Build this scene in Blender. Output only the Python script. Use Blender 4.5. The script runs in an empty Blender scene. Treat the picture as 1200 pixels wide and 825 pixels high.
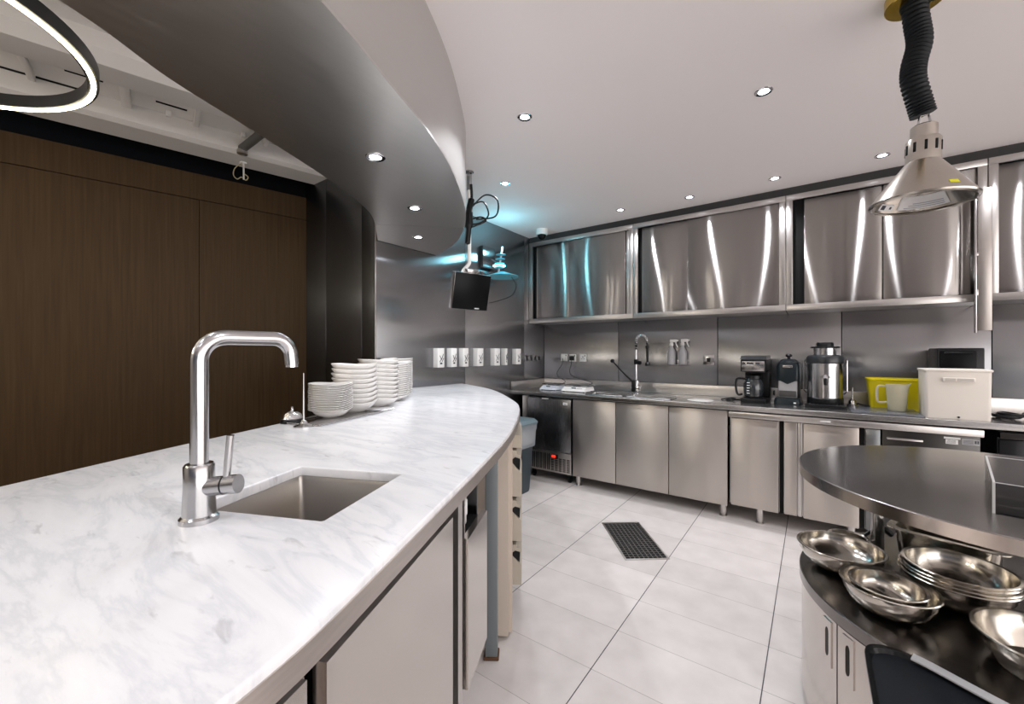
import bpy, bmesh, math, random
from mathutils import Vector, Matrix
random.seed(7)
PI = math.pi
COL = bpy.context.scene.collection
SC = bpy.context.scene
F = 484.0; CT = math.cos(math.radians(36.1)); ST = math.sin(math.radians(36.1)); HC = 1.35

# ------------------------------------------------------------------ measuring helpers (photo pixel -> point in the room)
def ray(u, v):
    X = (u - 600.0) / F
    return Vector((X * CT - ST, X * ST + CT, (412.5 - v) / F))
def on_z(u, v, z):
    d = ray(u, v); k = (z - HC) / d.z
    return Vector((d.x * k, d.y * k, z))
def on_y(u, v, y):
    d = ray(u, v); k = y / d.y
    return Vector((d.x * k, y, HC + d.z * k))
def on_x(u, v, x):
    d = ray(u, v); k = x / d.x
    return Vector((x, d.y * k, HC + d.z * k))

# ------------------------------------------------------------------ materials
MATS = {}
def nodes_of(name):
    m = bpy.data.materials.new(name); m.use_nodes = True
    nt = m.node_tree
    return m, nt, nt.nodes['Principled BSDF']
def N(nt, kind, **kw):
    n = nt.nodes.new(kind)
    for k, v in kw.items(): setattr(n, k, v)
    return n
def plain(name, col, rough=.5, metal=0.0, spec=.5, trans=0.0, emit=None, es=0.0, coat=0.0, bump=0.0, bscale=200):
    m, nt, b = nodes_of(name)
    b.inputs['Base Color'].default_value = (*col, 1); b.inputs['Roughness'].default_value = rough
    b.inputs['Metallic'].default_value = metal; b.inputs['Specular IOR Level'].default_value = spec
    b.inputs['Transmission Weight'].default_value = trans; b.inputs['Coat Weight'].default_value = coat
    if emit: b.inputs['Emission Color'].default_value = (*emit, 1); b.inputs['Emission Strength'].default_value = es
    tc = N(nt, 'ShaderNodeTexCoord'); nz = N(nt, 'ShaderNodeTexNoise')
    nz.inputs['Scale'].default_value = bscale; nz.inputs['Detail'].default_value = 3
    nt.links.new(tc.outputs['Object'], nz.inputs['Vector'])
    mr = N(nt, 'ShaderNodeMapRange')
    mr.inputs['To Min'].default_value = max(0, rough - .06); mr.inputs['To Max'].default_value = min(1, rough + .06)
    nt.links.new(nz.outputs['Fac'], mr.inputs['Value']); nt.links.new(mr.outputs['Result'], b.inputs['Roughness'])
    if bump:
        bp = N(nt, 'ShaderNodeBump'); bp.inputs['Strength'].default_value = bump; bp.inputs['Distance'].default_value = .002
        nt.links.new(nz.outputs['Fac'], bp.inputs['Height']); nt.links.new(bp.outputs['Normal'], b.inputs['Normal'])
    MATS[name] = m
    return m
def steel(name, col=(.62, .60, .58), rough=.24, aniso=.0, axis='Z', rot=0.0, wave=0.0, wscale=1.5, grain=(4, 4, 120), gv=.05, along=0.0, across=0.0, horiz=False):
    """brushed stainless steel: fine grain in colour and roughness, stretched highlights, slightly wavy sheet"""
    m, nt, b = nodes_of(name)
    b.inputs['Metallic'].default_value = 1
    tc = N(nt, 'ShaderNodeTexCoord'); mp = N(nt, 'ShaderNodeMapping'); nz = N(nt, 'ShaderNodeTexNoise')
    mp.inputs['Scale'].default_value = grain
    nz.inputs['Scale'].default_value = 3; nz.inputs['Detail'].default_value = 2
    nt.links.new(tc.outputs['Object'], mp.inputs['Vector']); nt.links.new(mp.outputs['Vector'], nz.inputs['Vector'])
    mr = N(nt, 'ShaderNodeMapRange'); mr.inputs['From Min'].default_value = .3; mr.inputs['From Max'].default_value = .7
    mr.inputs['To Min'].default_value = rough * .93; mr.inputs['To Max'].default_value = rough * 1.07
    nt.links.new(nz.outputs['Fac'], mr.inputs['Value']); nt.links.new(mr.outputs['Result'], b.inputs['Roughness'])
    mx = N(nt, 'ShaderNodeMix', data_type='RGBA')
    mx.inputs[6].default_value = (*[c * (1 - gv) for c in col], 1); mx.inputs[7].default_value = (*[min(1, c * (1 + gv)) for c in col], 1)
    nt.links.new(nz.outputs['Fac'], mx.inputs[0]); nt.links.new(mx.outputs[2], b.inputs['Base Color'])
    if aniso:
        b.inputs['Anisotropic'].default_value = aniso; b.inputs['Anisotropic Rotation'].default_value = rot
        tg = N(nt, 'ShaderNodeTangent', direction_type='RADIAL', axis=axis)
        nt.links.new(tg.outputs['Tangent'], b.inputs['Tangent'])
    if along:
        # sheet brushed one way: sharp across the sheen, long along it
        gl = N(nt, 'ShaderNodeBsdfAnisotropic', distribution='GGX')
        gl.inputs['Roughness'].default_value = math.sqrt(math.sqrt(along * across))
        a = 1 - math.sqrt(across / along)
        gl.inputs['Anisotropy'].default_value = -a if horiz else a
        nt.links.new(mx.outputs[2], gl.inputs['Color'])
        tg = N(nt, 'ShaderNodeTangent', direction_type='RADIAL', axis='Z')
        nt.links.new(tg.outputs['Tangent'], gl.inputs['Tangent'])
        nt.nodes.remove(b); b = gl
        nt.links.new(gl.outputs[0], nt.nodes['Material Output'].inputs['Surface'])
    if wave:
        n2 = N(nt, 'ShaderNodeTexNoise'); n2.inputs['Scale'].default_value = wscale; n2.inputs['Detail'].default_value = 1
        nt.links.new(tc.outputs['Object'], n2.inputs['Vector'])
        bp = N(nt, 'ShaderNodeBump'); bp.inputs['Strength'].default_value = 1; bp.inputs['Distance'].default_value = wave
        nt.links.new(n2.outputs['Fac'], bp.inputs['Height']); nt.links.new(bp.outputs['Normal'], b.inputs['Normal'])
    MATS[name] = m
    return m

ST_DOOR = steel('steel_door_vertical_sheen', (.40, .375, .36), .28, 0, 'Z', 0, .0012, 1.0, (160, 160, 1.2), .015, .30, .010)
ST_BASE = steel('steel_base_door', (.58, .535, .495), .3, 0, 'Z', 0, .0012, 1.5, (160, 160, 1.2), .02, .30, .06)
ST_WALL = steel('steel_wall_sheet', (.265, .265, .275), .24, 0, 'Z', 0, .006, 1.5, (1.2, 1.2, 160), .02, .16, .02, True)  # slight blue tint paints in the glow of the insect lamp
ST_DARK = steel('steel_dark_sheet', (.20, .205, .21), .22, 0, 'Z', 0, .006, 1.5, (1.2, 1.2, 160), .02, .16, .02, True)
ST_TOP = steel('steel_worktop', (.55, .545, .54), .24, 0, 'Z', 0, .0015, 6, (3, 90, 90))
ST_SATIN = steel('steel_satin', (.60, .575, .555), .3, 0, 'Z', 0, 0, 1, (30, 30, 30))
ST_ROUND = steel('steel_round_top', (.34, .325, .315), .19, .5, 'Z', 0, .0008, 3, (2, 60, 60), .07)
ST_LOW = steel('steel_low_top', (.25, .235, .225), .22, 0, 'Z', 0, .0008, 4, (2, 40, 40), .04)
ST_BODY = steel('steel_cabinet_body', (.62, .575, .54), .2, 0, 'Z', 0, .0006, 3, (90, 90, 2), .02)
ST_HOOD = steel('steel_soffit', (.60, .58, .555), .32, 0, 'Z', 0, .004, 1.4, (14, 2, 2), .05)
ST_FASCIA = steel('steel_fascia', (.60, .58, .565), .55, 0, 'Z', 0, 0, 1, (4, 4, 60), .02)
ST_BOWL = steel('polished_bowl_steel', (.62, .585, .53), .17, 0, 'Z', 0, 0, 1, (4, 4, 90), .03)
ST_TAP = steel('tap_steel', (.50, .495, .50), .2, 0, 'Z', 0, 0, 1, (60, 60, 4), .04)
ST_SINK = steel('sink_steel', (.48, .455, .43), .33, 0, 'Z', 0, 0, 1, (60, 60, 60), .04)
CHROME = plain('chrome', (.8, .8, .82), .07, 1)
APRON = steel('apron_steel', (.58, .53, .50), .36, 0, 'Z', 0, 0, 1, (6, 6, 60), .12)
GOLD = plain('brass_gold', (.62, .43, .10), .22, 1)
BLACK = plain('black_plastic', (.006, .0065, .0075), .32, 0, .3)
BLACKM = plain('matt_black', (.006, .007, .008), .7, 0, .1)
SCREEN = plain('black_screen', (.004, .0045, .005), .3, 0, .12)
DARKGLASS = plain('dark_smoked_plastic', (.02, .024, .028), .1, 0, .5, .0, coat=.6)
PITCH = plain('dark_recess', (.010, .010, .010), .9, 0, .2)
WHITE = plain('white_paint_ceiling', (.82, .775, .765), .7)
WHITEPL = plain('white_plastic', (.80, .79, .77), .38)
CERAMIC = plain('white_porcelain', (.82, .80, .775), .16, 0, .5, coat=.4)
IVORY = plain('ivory_plastic', (.72, .67, .61), .42)
YELLOW = plain('yellow_plastic', (.88, .74, .005), .35)
CLEARPL = plain('cloudy_clear_plastic', (.93, .90, .80), .3, 0, .5, .75)
MILKY = plain('milky_bottle_plastic', (.62, .61, .63), .4, 0, .5, .35)
BIN = plain('blue_grey_bin_plastic', (.035, .050, .060), .45, 0, .3)
BINLID = plain('grey_blue_lid_plastic', (.13, .18, .20), .45, 0, .3)
LINER = plain('thin_bin_liner', (.30, .33, .36), .25, 0, .5, .3)
POST = plain('blue_grey_paint', (.15, .17, .18), .45)
RUST = plain('rust', (.10, .045, .02), .9)
BEIGE = plain('beige_laminate', (.56, .48, .41), .5)
BEIGED = plain('beige_drawer_front', (.46, .41, .34), .45)
BLACKWALL = plain('black_painted_wall', (.004, .005, .007), .9, 0, .08)
CONCRETE = plain('white_painted_concrete', (.74, .72, .70), .85, bump=.8, bscale=7)
OFFWALL = plain('grey_painted_wall', (.42, .40, .385), .7)
RED = plain('red_lit_switch', (.6, .02, .01), .4, emit=(1, .03, .01), es=1.2)
LABELW = plain('white_sticker', (.78, .78, .78), .5)
PAPER = plain('white_paper', (.8, .8, .8), .8)
INK = plain('dark_ink', (.03, .035, .05), .6)
YLABEL = plain('yellow_sticker', (.75, .75, .02), .5)
LED = plain('warm_led_strip', (1, .95, .85), .5, emit=(1, .86, .56), es=14)
SPOTGLASS = plain('downlight_lens', (1, 1, 1), .3, emit=(.86, .91, 1.0), es=9)
CYAN = plain('lit_cyan_tube', (.3, .9, 1), .4, emit=(.18, .80, 1.0), es=5)
CYANSH = plain('cyan_lit_shade', (.14, .52, .64), .3, 0, .5, .0)  # cyan lamp light on shade and fins put into the colour
ACRYL = None
def clear(name, tint=(1, 1, 1), gloss=.16):
    m, nt, b = nodes_of(name)
    nt.nodes.remove(b)
    out = nt.nodes['Material Output']
    tr = N(nt, 'ShaderNodeBsdfTransparent'); tr.inputs['Color'].default_value = (*tint, 1)
    gl = N(nt, 'ShaderNodeBsdfGlossy'); gl.inputs['Roughness'].default_value = .06
    fr = N(nt, 'ShaderNodeFresnel'); fr.inputs['IOR'].default_value = 1.49
    ad = N(nt, 'ShaderNodeMath', operation='ADD'); ad.inputs[1].default_value = gloss
    ad.use_clamp = True
    mx = N(nt, 'ShaderNodeMixShader')
    nt.links.new(fr.outputs[0], ad.inputs[0]); nt.links.new(ad.outputs[0], mx.inputs[0])
    nt.links.new(tr.outputs[0], mx.inputs[1]); nt.links.new(gl.outputs[0], mx.inputs[2])
    nt.links.new(mx.outputs[0], out.inputs['Surface'])
    return m
ACRYL = clear('clear_acrylic', (.985, .985, .985), .015)

def marble():
    m, nt, b = nodes_of('white_veined_marble')
    tc = N(nt, 'ShaderNodeTexCoord')
    mp = N(nt, 'ShaderNodeMapping'); mp.inputs['Rotation'].default_value = (0, 0, .95); mp.inputs['Scale'].default_value = (1.0, 3.4, 1)
    nt.links.new(tc.outputs['Object'], mp.inputs['Vector'])
    n1 = N(nt, 'ShaderNodeTexNoise'); n1.inputs['Scale'].default_value = 2.3; n1.inputs['Detail'].default_value = 9; n1.inputs['Roughness'].default_value = .62; n1.inputs['Distortion'].default_value = .9
    nt.links.new(mp.outputs['Vector'], n1.inputs['Vector'])
    sub = N(nt, 'ShaderNodeMath', operation='SUBTRACT'); sub.inputs[1].default_value = .5
    ab = N(nt, 'ShaderNodeMath', operation='ABSOLUTE')
    nt.links.new(n1.outputs['Fac'], sub.inputs[0]); nt.links.new(sub.outputs[0], ab.inputs[0])
    r1 = N(nt, 'ShaderNodeValToRGB')
    r1.color_ramp.elements[0].position = 0; r1.color_ramp.elements[0].color = (.66, .665, .69, 1)
    r1.color_ramp.elements[1].position = .05; r1.color_ramp.elements[1].color = (.745, .74, .755, 1)
    e = r1.color_ramp.elements.new(.16); e.color = (.79, .785, .795, 1)
    nt.links.new(ab.outputs[0], r1.inputs[0])
    n2 = N(nt, 'ShaderNodeTexNoise'); n2.inputs['Scale'].default_value = 13; n2.inputs['Detail'].default_value = 6; n2.inputs['Distortion'].default_value = .5
    nt.links.new(mp.outputs['Vector'], n2.inputs['Vector'])
    r2 = N(nt, 'ShaderNodeValToRGB')
    r2.color_ramp.elements[0].position = .27; r2.color_ramp.elements[0].color = (.62, .61, .62, 1)
    r2.color_ramp.elements[1].position = .37; r2.color_ramp.elements[1].color = (1, 1, 1, 1)
    nt.links.new(n2.outputs['Fac'], r2.inputs[0])
    mx = N(nt, 'ShaderNodeMix', data_type='RGBA', blend_type='MULTIPLY'); mx.inputs[0].default_value = .55
    nt.links.new(r1.outputs[0], mx.inputs[6]); nt.links.new(r2.outputs[0], mx.inputs[7])
    nt.links.new(mx.outputs[2], b.inputs['Base Color'])
    b.inputs['Roughness'].default_value = .22; b.inputs['Specular IOR Level'].default_value = .4
    return m
MARBLE = marble()

def tiles():
    m, nt, b = nodes_of('pale_floor_tiles')
    tc = N(nt, 'ShaderNodeTexCoord'); sp = N(nt, 'ShaderNodeSeparateXYZ')
    nt.links.new(tc.outputs['Object'], sp.inputs[0])
    def joint(out, off, size, w):
        a = N(nt, 'ShaderNodeMath', operation='SUBTRACT'); a.inputs[1].default_value = off; nt.links.new(out, a.inputs[0])
        d = N(nt, 'ShaderNodeMath', operation='DIVIDE'); d.inputs[1].default_value = size; nt.links.new(a.outputs[0], d.inputs[0])
        f = N(nt, 'ShaderNodeMath', operation='FRACT'); nt.links.new(d.outputs[0], f.inputs[0])
        p = N(nt, 'ShaderNodeMath', operation='PINGPONG'); p.inputs[1].default_value = .5; nt.links.new(d.outputs[0], p.inputs[0])
        g = N(nt, 'ShaderNodeMath', operation='LESS_THAN'); g.inputs[1].default_value = w / size; nt.links.new(p.outputs[0], g.inputs[0])
        fl = N(nt, 'ShaderNodeMath', operation='FLOOR'); nt.links.new(d.outputs[0], fl.inputs[0])
        return g.outputs[0], fl.outputs[0]
    gx, ix = joint(sp.outputs['X'], -.765, .6, .0022); gy, iy = joint(sp.outputs['Y'], 1.62, .3, .0013)
    cb = N(nt, 'ShaderNodeCombineXYZ'); nt.links.new(ix, cb.inputs[0]); nt.links.new(iy, cb.inputs[1])
    wn = N(nt, 'ShaderNodeTexWhiteNoise', noise_dimensions='3D'); nt.links.new(cb.outputs[0], wn.inputs['Vector'])
    nz = N(nt, 'ShaderNodeTexNoise'); nz.inputs['Scale'].default_value = 7; nz.inputs['Detail'].default_value = 6
    nt.links.new(tc.outputs['Object'], nz.inputs['Vector'])
    ad = N(nt, 'ShaderNodeMath', operation='MULTIPLY_ADD'); ad.inputs[1].default_value = .35
    nt.links.new(wn.outputs['Value'], ad.inputs[0]); nt.links.new(nz.outputs['Fac'], ad.inputs[2])
    rp = N(nt, 'ShaderNodeValToRGB')
    rp.color_ramp.elements[0].position = .35; rp.color_ramp.elements[0].color = (.60, .555, .53, 1)
    rp.color_ramp.elements[1].position = .95; rp.color_ramp.elements[1].color = (.74, .69, .665, 1)
    nt.links.new(ad.outputs[0], rp.inputs[0])
    m1 = N(nt, 'ShaderNodeMix', data_type='RGBA'); m1.inputs[7].default_value = (.36, .33, .31, 1)
    nt.links.new(gy, m1.inputs[0]); nt.links.new(rp.outputs[0], m1.inputs[6])
    m2 = N(nt, 'ShaderNodeMix', data_type='RGBA'); m2.inputs[7].default_value = (.055, .055, .06, 1)
    nt.links.new(gx, m2.inputs[0]); nt.links.new(m1.outputs[2], m2.inputs[6])
    nt.links.new(m2.outputs[2], b.inputs['Base Color'])
    b.inputs['Roughness'].default_value = .38; b.inputs['Specular IOR Level'].default_value = .35
    return m
TILES = tiles()

def wood():
    m, nt, b = nodes_of('dark_walnut_veneer')
    tc = N(nt, 'ShaderNodeTexCoord'); mp = N(nt, 'ShaderNodeMapping'); mp.inputs['Scale'].default_value = (28, 28, .9)
    nt.links.new(tc.outputs['Object'], mp.inputs['Vector'])
    nz = N(nt, 'ShaderNodeTexNoise'); nz.inputs['Scale'].default_value = 2.4; nz.inputs['Detail'].default_value = 7; nz.inputs['Distortion'].default_value = .3
    nt.links.new(mp.outputs['Vector'], nz.inputs['Vector'])
    rp = N(nt, 'ShaderNodeValToRGB')
    rp.color_ramp.elements[0].position = .3; rp.color_ramp.elements[0].color = (.050, .029, .0125, 1)
    rp.color_ramp.elements[1].position = .75; rp.color_ramp.elements[1].color = (.072, .043, .019, 1)
    nt.links.new(nz.outputs['Fac'], rp.inputs[0]); nt.links.new(rp.outputs[0], b.inputs['Base Color'])
    b.inputs['Roughness'].default_value = .55; b.inputs['Specular IOR Level'].default_value = .15
    return m
WOOD = wood()

# ------------------------------------------------------------------ mesh building
class MB:
    def __init__(s): s.bm = bmesh.new()
    def _xf(s, vs, M):
        if M is not None:
            for v in vs: v.co = M @ v.co
    def box(s, x0, x1, y0, y1, z0, z1, bev=0.0, M=None, seg=2):
        vs = [s.bm.verts.new((x, y, z)) for z in (z0, z1) for y in (y0, y1) for x in (x0, x1)]
        fs = [s.bm.faces.new([vs[i] for i in q]) for q in ((0, 2, 3, 1), (4, 5, 7, 6), (0, 1, 5, 4), (2, 6, 7, 3), (0, 4, 6, 2), (1, 3, 7, 5))]
        if bev > 0:
            es = list({e for f in fs for e in f.edges})
            r = bmesh.ops.bevel(s.bm, geom=es, offset=bev, segments=seg, affect='EDGES', profile=.5)
            vs = list({v for f in r['faces'] for v in f.verts} | {v for v in vs if v.is_valid})
        s._xf(vs, M)
        return s
    def rings(s, rings, cap0=True, cap1=True, closed=False, M=None):
        rows = [[s.bm.verts.new(p) for p in r] for r in rings]
        n = len(rows[0]); k = len(rows)
        for i in range(k if closed else k - 1):
            a, b = rows[i], rows[(i + 1) % k]
            for j in range(n):
                try: s.bm.faces.new((a[j], a[(j + 1) % n], b[(j + 1) % n], b[j]))
                except ValueError: pass
        if not closed:
            if cap0: s.bm.faces.new(rows[0][::-1])
            if cap1: s.bm.faces.new(rows[-1])
        s._xf([v for r in rows for v in r], M)
        return s
    def lathe(s, prof, c=(0, 0, 0), seg=40, M=None, cap0=True, cap1=True, closed=False):
        R = []
        for r, z in prof:
            r = max(r, 1e-4)
            R.append([(c[0] + r * math.cos(2 * PI * j / seg), c[1] + r * math.sin(2 * PI * j / seg), c[2] + z) for j in range(seg)])
        return s.rings(R, cap0, cap1, closed, M)
    def cyl(s, p0, p1, r0, r1=None, seg=20, M=None):
        p0 = Vector(p0); p1 = Vector(p1); r1 = r0 if r1 is None else r1
        return s.tube([p0, p1], [r0, r1], seg, M)
    def tube(s, pts, r, seg=12, M=None, closed=False):
        pts = [Vector(p) for p in pts]; n = len(pts)
        rr = r if isinstance(r, (list, tuple)) else [r] * n
        R = []; nrm = None
        for i, p in enumerate(pts):
            if closed: t = pts[(i + 1) % n] - pts[i - 1]
            else: t = pts[min(i + 1, n - 1)] - pts[max(i - 1, 0)]
            t.normalize()
            if nrm is None:
                a = Vector((0, 0, 1)) if abs(t.z) < .9 else Vector((1, 0, 0))
                nrm = t.cross(a).normalized()
            else:
                nrm = (nrm - t * nrm.dot(t)).normalized()
            bn = t.cross(nrm)
            R.append([p + (nrm * math.cos(2 * PI * j / seg) + bn * math.sin(2 * PI * j / seg)) * rr[i] for j in range(seg)])
        return s.rings(R, True, True, closed, M)
    def prism(s, poly, z0, z1, M=None):
        R = [[(p[0], p[1], z0) for p in poly], [(p[0], p[1], z1) for p in poly]]
        return s.rings(R, True, True, False, M)
    def sphere(s, c, r, sx=1, sy=1, sz=1, seg=20, M=None):
        prof = [(r * math.sin(PI * i / 12), -r * math.cos(PI * i / 12)) for i in range(13)]
        R = [[(c[0] + sx * max(q, 1e-4) * math.cos(2 * PI * j / seg), c[1] + sy * max(q, 1e-4) * math.sin(2 * PI * j / seg), c[2] + sz * z) for j in range(seg)] for q, z in prof]
        return s.rings(R, True, True, False, M)
    def build(s, name, mat, parent=None, ang=35, world=True):
        """world=True: the coordinates given are room coordinates; the parent's place is subtracted"""
        bmesh.ops.remove_doubles(s.bm, verts=s.bm.verts, dist=1e-6)
        bmesh.ops.recalc_face_normals(s.bm, faces=s.bm.faces)
        me = bpy.data.meshes.new(name)
        s.bm.to_mesh(me); s.bm.free()
        o = bpy.data.objects.new(name, me); COL.objects.link(o)
        me.materials.append(mat)
        for p in me.polygons: p.use_smooth = True
        me.set_sharp_from_angle(angle=math.radians(ang))
        if parent is not None:
            o.parent = parent
            if world:
                org = origin_of(parent)
                me.transform(Matrix.Translation(-org))
        elif world:
            lo = Vector([min(v.co[i] for v in me.vertices) for i in range(3)]); hi = Vector([max(v.co[i] for v in me.vertices) for i in range(3)])
            c = Vector(((lo.x + hi.x) / 2, (lo.y + hi.y) / 2, lo.z))
            me.transform(Matrix.Translation(-c)); o.location = c
        return o
def origin_of(o):
    v = o.location.copy()
    while o.parent is not None:
        o = o.parent; v += o.location
    return v
def thing(name, label, cat, loc=(0, 0, 0), rz=0, group=None):
    o = bpy.data.objects.new(name, None); COL.objects.link(o)
    o.empty_display_size = .05
    o.location = loc; o.rotation_euler = (0, 0, rz)
    return tag(o, label, cat, group)
def tag(o, label, cat, group=None):
    o['label'] = label; o['category'] = cat
    if group: o['group'] = group
    return o
def struct(o):
    o['kind'] = 'structure'; return o
def lab(o, t):
    o['label'] = t; return o
def copy_thing(o, label=None):
    c = o.copy(); COL.objects.link(c)
    if label: c['label'] = label
    for ch in o.children:
        d = ch.copy(); COL.objects.link(d); d.parent = c
        for g in ch.children:
            e = g.copy(); COL.objects.link(e); e.parent = d
    return c
def filled(outline, holes, z0, z1, bev=.0, res=3):
    """flat slab with holes, as a mesh datablock"""
    cu = bpy.data.curves.new('slab', 'CURVE'); cu.dimensions = '2D'; cu.fill_mode = 'BOTH'
    for poly in [outline] + holes:
        sp = cu.splines.new('POLY'); sp.points.add(len(poly) - 1); sp.use_cyclic_u = True
        for p, q in zip(sp.points, poly): p.co = (q[0], q[1], 0, 1)
    cu.extrude = (z1 - z0) / 2 - bev; cu.bevel_depth = bev; cu.bevel_resolution = res; cu.offset = -bev
    o = bpy.data.objects.new('slab', cu); COL.objects.link(o)
    dg = bpy.context.evaluated_depsgraph_get()
    me = bpy.data.meshes.new_from_object(o.evaluated_get(dg))
    bpy.data.objects.remove(o); bpy.data.curves.remove(cu)
    me.transform(Matrix.Translation((0, 0, (z0 + z1) / 2)))
    return me
def slab(name, outline, holes, z0, z1, mat, parent=None, bev=.0, ang=35):
    mb = MB(); me = filled(outline, holes, z0, z1, bev); mb.bm.from_mesh(me); bpy.data.meshes.remove(me)
    bmesh.ops.remove_doubles(mb.bm, verts=mb.bm.verts, dist=1e-5)
    return mb.build(name, mat, parent, ang)
def RZ(a, c=(0, 0, 0)):
    return Matrix.Translation(Vector(c)) @ Matrix.Rotation(a, 4, 'Z')
def rounded(x0, x1, y0, y1, r, n=5):
    P = []
    for cx, cy, a0 in ((x1 - r, y0 + r, -PI / 2), (x1 - r, y1 - r, 0), (x0 + r, y1 - r, PI / 2), (x0 + r, y0 + r, PI)):
        for i in range(n + 1):
            a = a0 + PI / 2 * i / n; P.append((cx + r * math.cos(a), cy + r * math.sin(a)))
    return P
def catmull(P, n=8):
    P = [Vector(p) for p in P]; out = []
    for i in range(len(P) - 1):
        p0 = P[max(i - 1, 0)]; p1 = P[i]; p2 = P[i + 1]; p3 = P[min(i + 2, len(P) - 1)]
        for k in range(n):
            t = k / n
            out.append(.5 * ((2 * p1) + (p2 - p0) * t + (2 * p0 - 5 * p1 + 4 * p2 - p3) * t * t + (3 * p1 - p0 - 3 * p2 + p3) * t ** 3))
    out.append(P[-1]); return out
# ================================================================== the room
XL, YB, ZC = -2.72, 4.42, 2.70
fl = struct(MB().box(-5.6, 8.0, -4.0, 8.0, -.06, 0).build('floor', TILES, world=False))
# island edge curves (plan view)
OUT = catmull([(-.27, -1.1, 0), (-.30, -.6, 0), (-.355, -.15, 0), (-.414, .155, 0), (-.49, .345, 0), (-.611, .608, 0), (-.734, .874, 0), (-.945, 1.296, 0), (-1.273, 1.816, 0), (-1.541, 2.114, 0), (-2.105, 2.60, 0), (-2.715, 2.91, 0)], 10)
OUT = [p for i, p in enumerate(OUT)]
INN = catmull([(-2.715, 1.955, 0), (-2.30, 1.60, 0), (-2.11, 1.397, 0), (-1.94, 1.096, 0), (-1.80, .80, 0), (-1.64, .43, 0), (-1.467, .072, 0), (-1.21, -.46, 0), (-.93, -1.1, 0)], 8)
# smooth the outer curve a little
for _ in range(6):
    OUT = [OUT[0]] + [(OUT[i - 1] + OUT[i] * 2 + OUT[i + 1]) / 4 for i in range(1, len(OUT) - 1)] + [OUT[-1]]
def out_at(y):
    for a, b in zip(OUT, OUT[1:]):
        if a.y <= y <= b.y:
            t = (y - a.y) / (b.y - a.y); return a.lerp(b, t), (b - a).normalized()
    return OUT[-1].copy(), Vector((-1, 0, 0))
def edge_pts(ya, yb, off, n=10):
    """points along the island's kitchen edge, moved inward by off"""
    P = []
    for i in range(n + 1):
        p, t = out_at(ya + (yb - ya) * i / n)
        nrm = Vector((t.y, -t.x, 0))          # outward (towards the kitchen)
        q = p - nrm * off; P.append((q.x, q.y))
    return P
def strip(ya, yb, o0, o1, n=10):
    return edge_pts(ya, yb, o0, n) + edge_pts(ya, yb, o1, n)[::-1]

# kitchen ceiling
BOUT = catmull([(-.62, -1.1, 0), (-.74, -.5, 0), (-.82, -.1, 0), (-.88, .2, 0), (-.979, .549, 0), (-1.108, .858, 0), (-1.212, 1.101, 0), (-1.373, 1.394, 0), (-1.622, 1.753, 0), (-1.80, 1.965, 0), (-2.036, 2.19, 0), (-2.33, 2.40, 0), (-2.715, 2.58, 0)], 8)
BINN = catmull([(-2.715, 1.965, 0), (-2.30, 1.63, 0), (-2.11, 1.397, 0), (-1.94, 1.096, 0), (-1.768, .718, 0), (-1.641, .419, 0), (-1.496, .173, 0), (-1.33, -.3, 0), (-1.15, -1.1, 0)], 8)
def xy(P): return [(p.x, p.y) for p in P]
mid = [(-.9, -1.1), (-1.1, 0), (-1.35, .7), (-1.7, 1.4), (-2.05, 1.85), (-2.72, 2.2)]
struct(MB().prism([(5.0, -3.2), (5.0, 4.6), (-2.82, 4.6), (-2.82, 2.2)] + mid[::-1] + [(-.9, -3.2)], ZC, ZC + .06).build('ceiling', WHITE))
# stainless soffit over the island
bulk = struct(slab('trim_1', xy(BOUT) + xy(BINN), [], 2.222, ZC + .1, ST_FASCIA))
def cut_y(P, test): return [p for p in P if test(p)]
S0, S1 = Vector((-1.953, 2.108, 0)), Vector((-2.395, 1.715, 0))       # the seam across the soffit
def side(p): return (S1 - S0).cross(Vector((p.x, p.y, 0)) - S0).z
nearO = [p for p in BOUT if side(p) > 0.004]; nearI = [p for p in BINN if side(p) > 0.004]
farO = [p for p in BOUT if side(p) < -0.004]; farI = [p for p in BINN if side(p) < -0.004]
sgn = 1 if len(nearO) > len(farO) else -1
if sgn < 0: nearO, nearI, farO, farI = farO, farI, nearO, nearI
lab(slab('soffit_panel', xy(nearO) + xy([S0, S1]) + xy(nearI), [], 2.212, 2.222, ST_HOOD, bulk), 'long curved brushed steel soffit sheet')
dv = (S1 - S0).normalized(); nv = Vector((-dv.y, dv.x, 0))
if nv.y < 0: nv = -nv
g = nv * .004
slab('soffit_panel', xy([S0 + g]) + xy(farO) + xy(farI) + xy([S1 + g]), [], 2.212, 2.222, ST_HOOD, bulk)

# back wall (y = YB): black substrate, brushed sheets with thin open joints
struct(MB().box(-2.82, 3.3, YB, YB + .12, 0, ZC).build('wall_back', PITCH))
wb = bpy.data.objects['wall_back']
xs = [-2.72, -1.751, -.749, .192, 1.034, 2.0, 3.2]
for a, b in zip(xs, xs[1:]):
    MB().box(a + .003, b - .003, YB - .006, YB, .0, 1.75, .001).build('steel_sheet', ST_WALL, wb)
# left wall (x = XL)
struct(MB().box(XL - .10, XL - .006, 1.955, YB + .1, 0, ZC).build('wall_left', PITCH))
wl = bpy.data.objects['wall_left']
for a, b in ((1.952, 2.96), (2.96, 3.97), (3.97, YB)):
    MB().box(XL - .006, XL, a + .002, b - .002, 0, ZC - .004, .001).build('steel_sheet', ST_WALL, wl)
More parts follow.
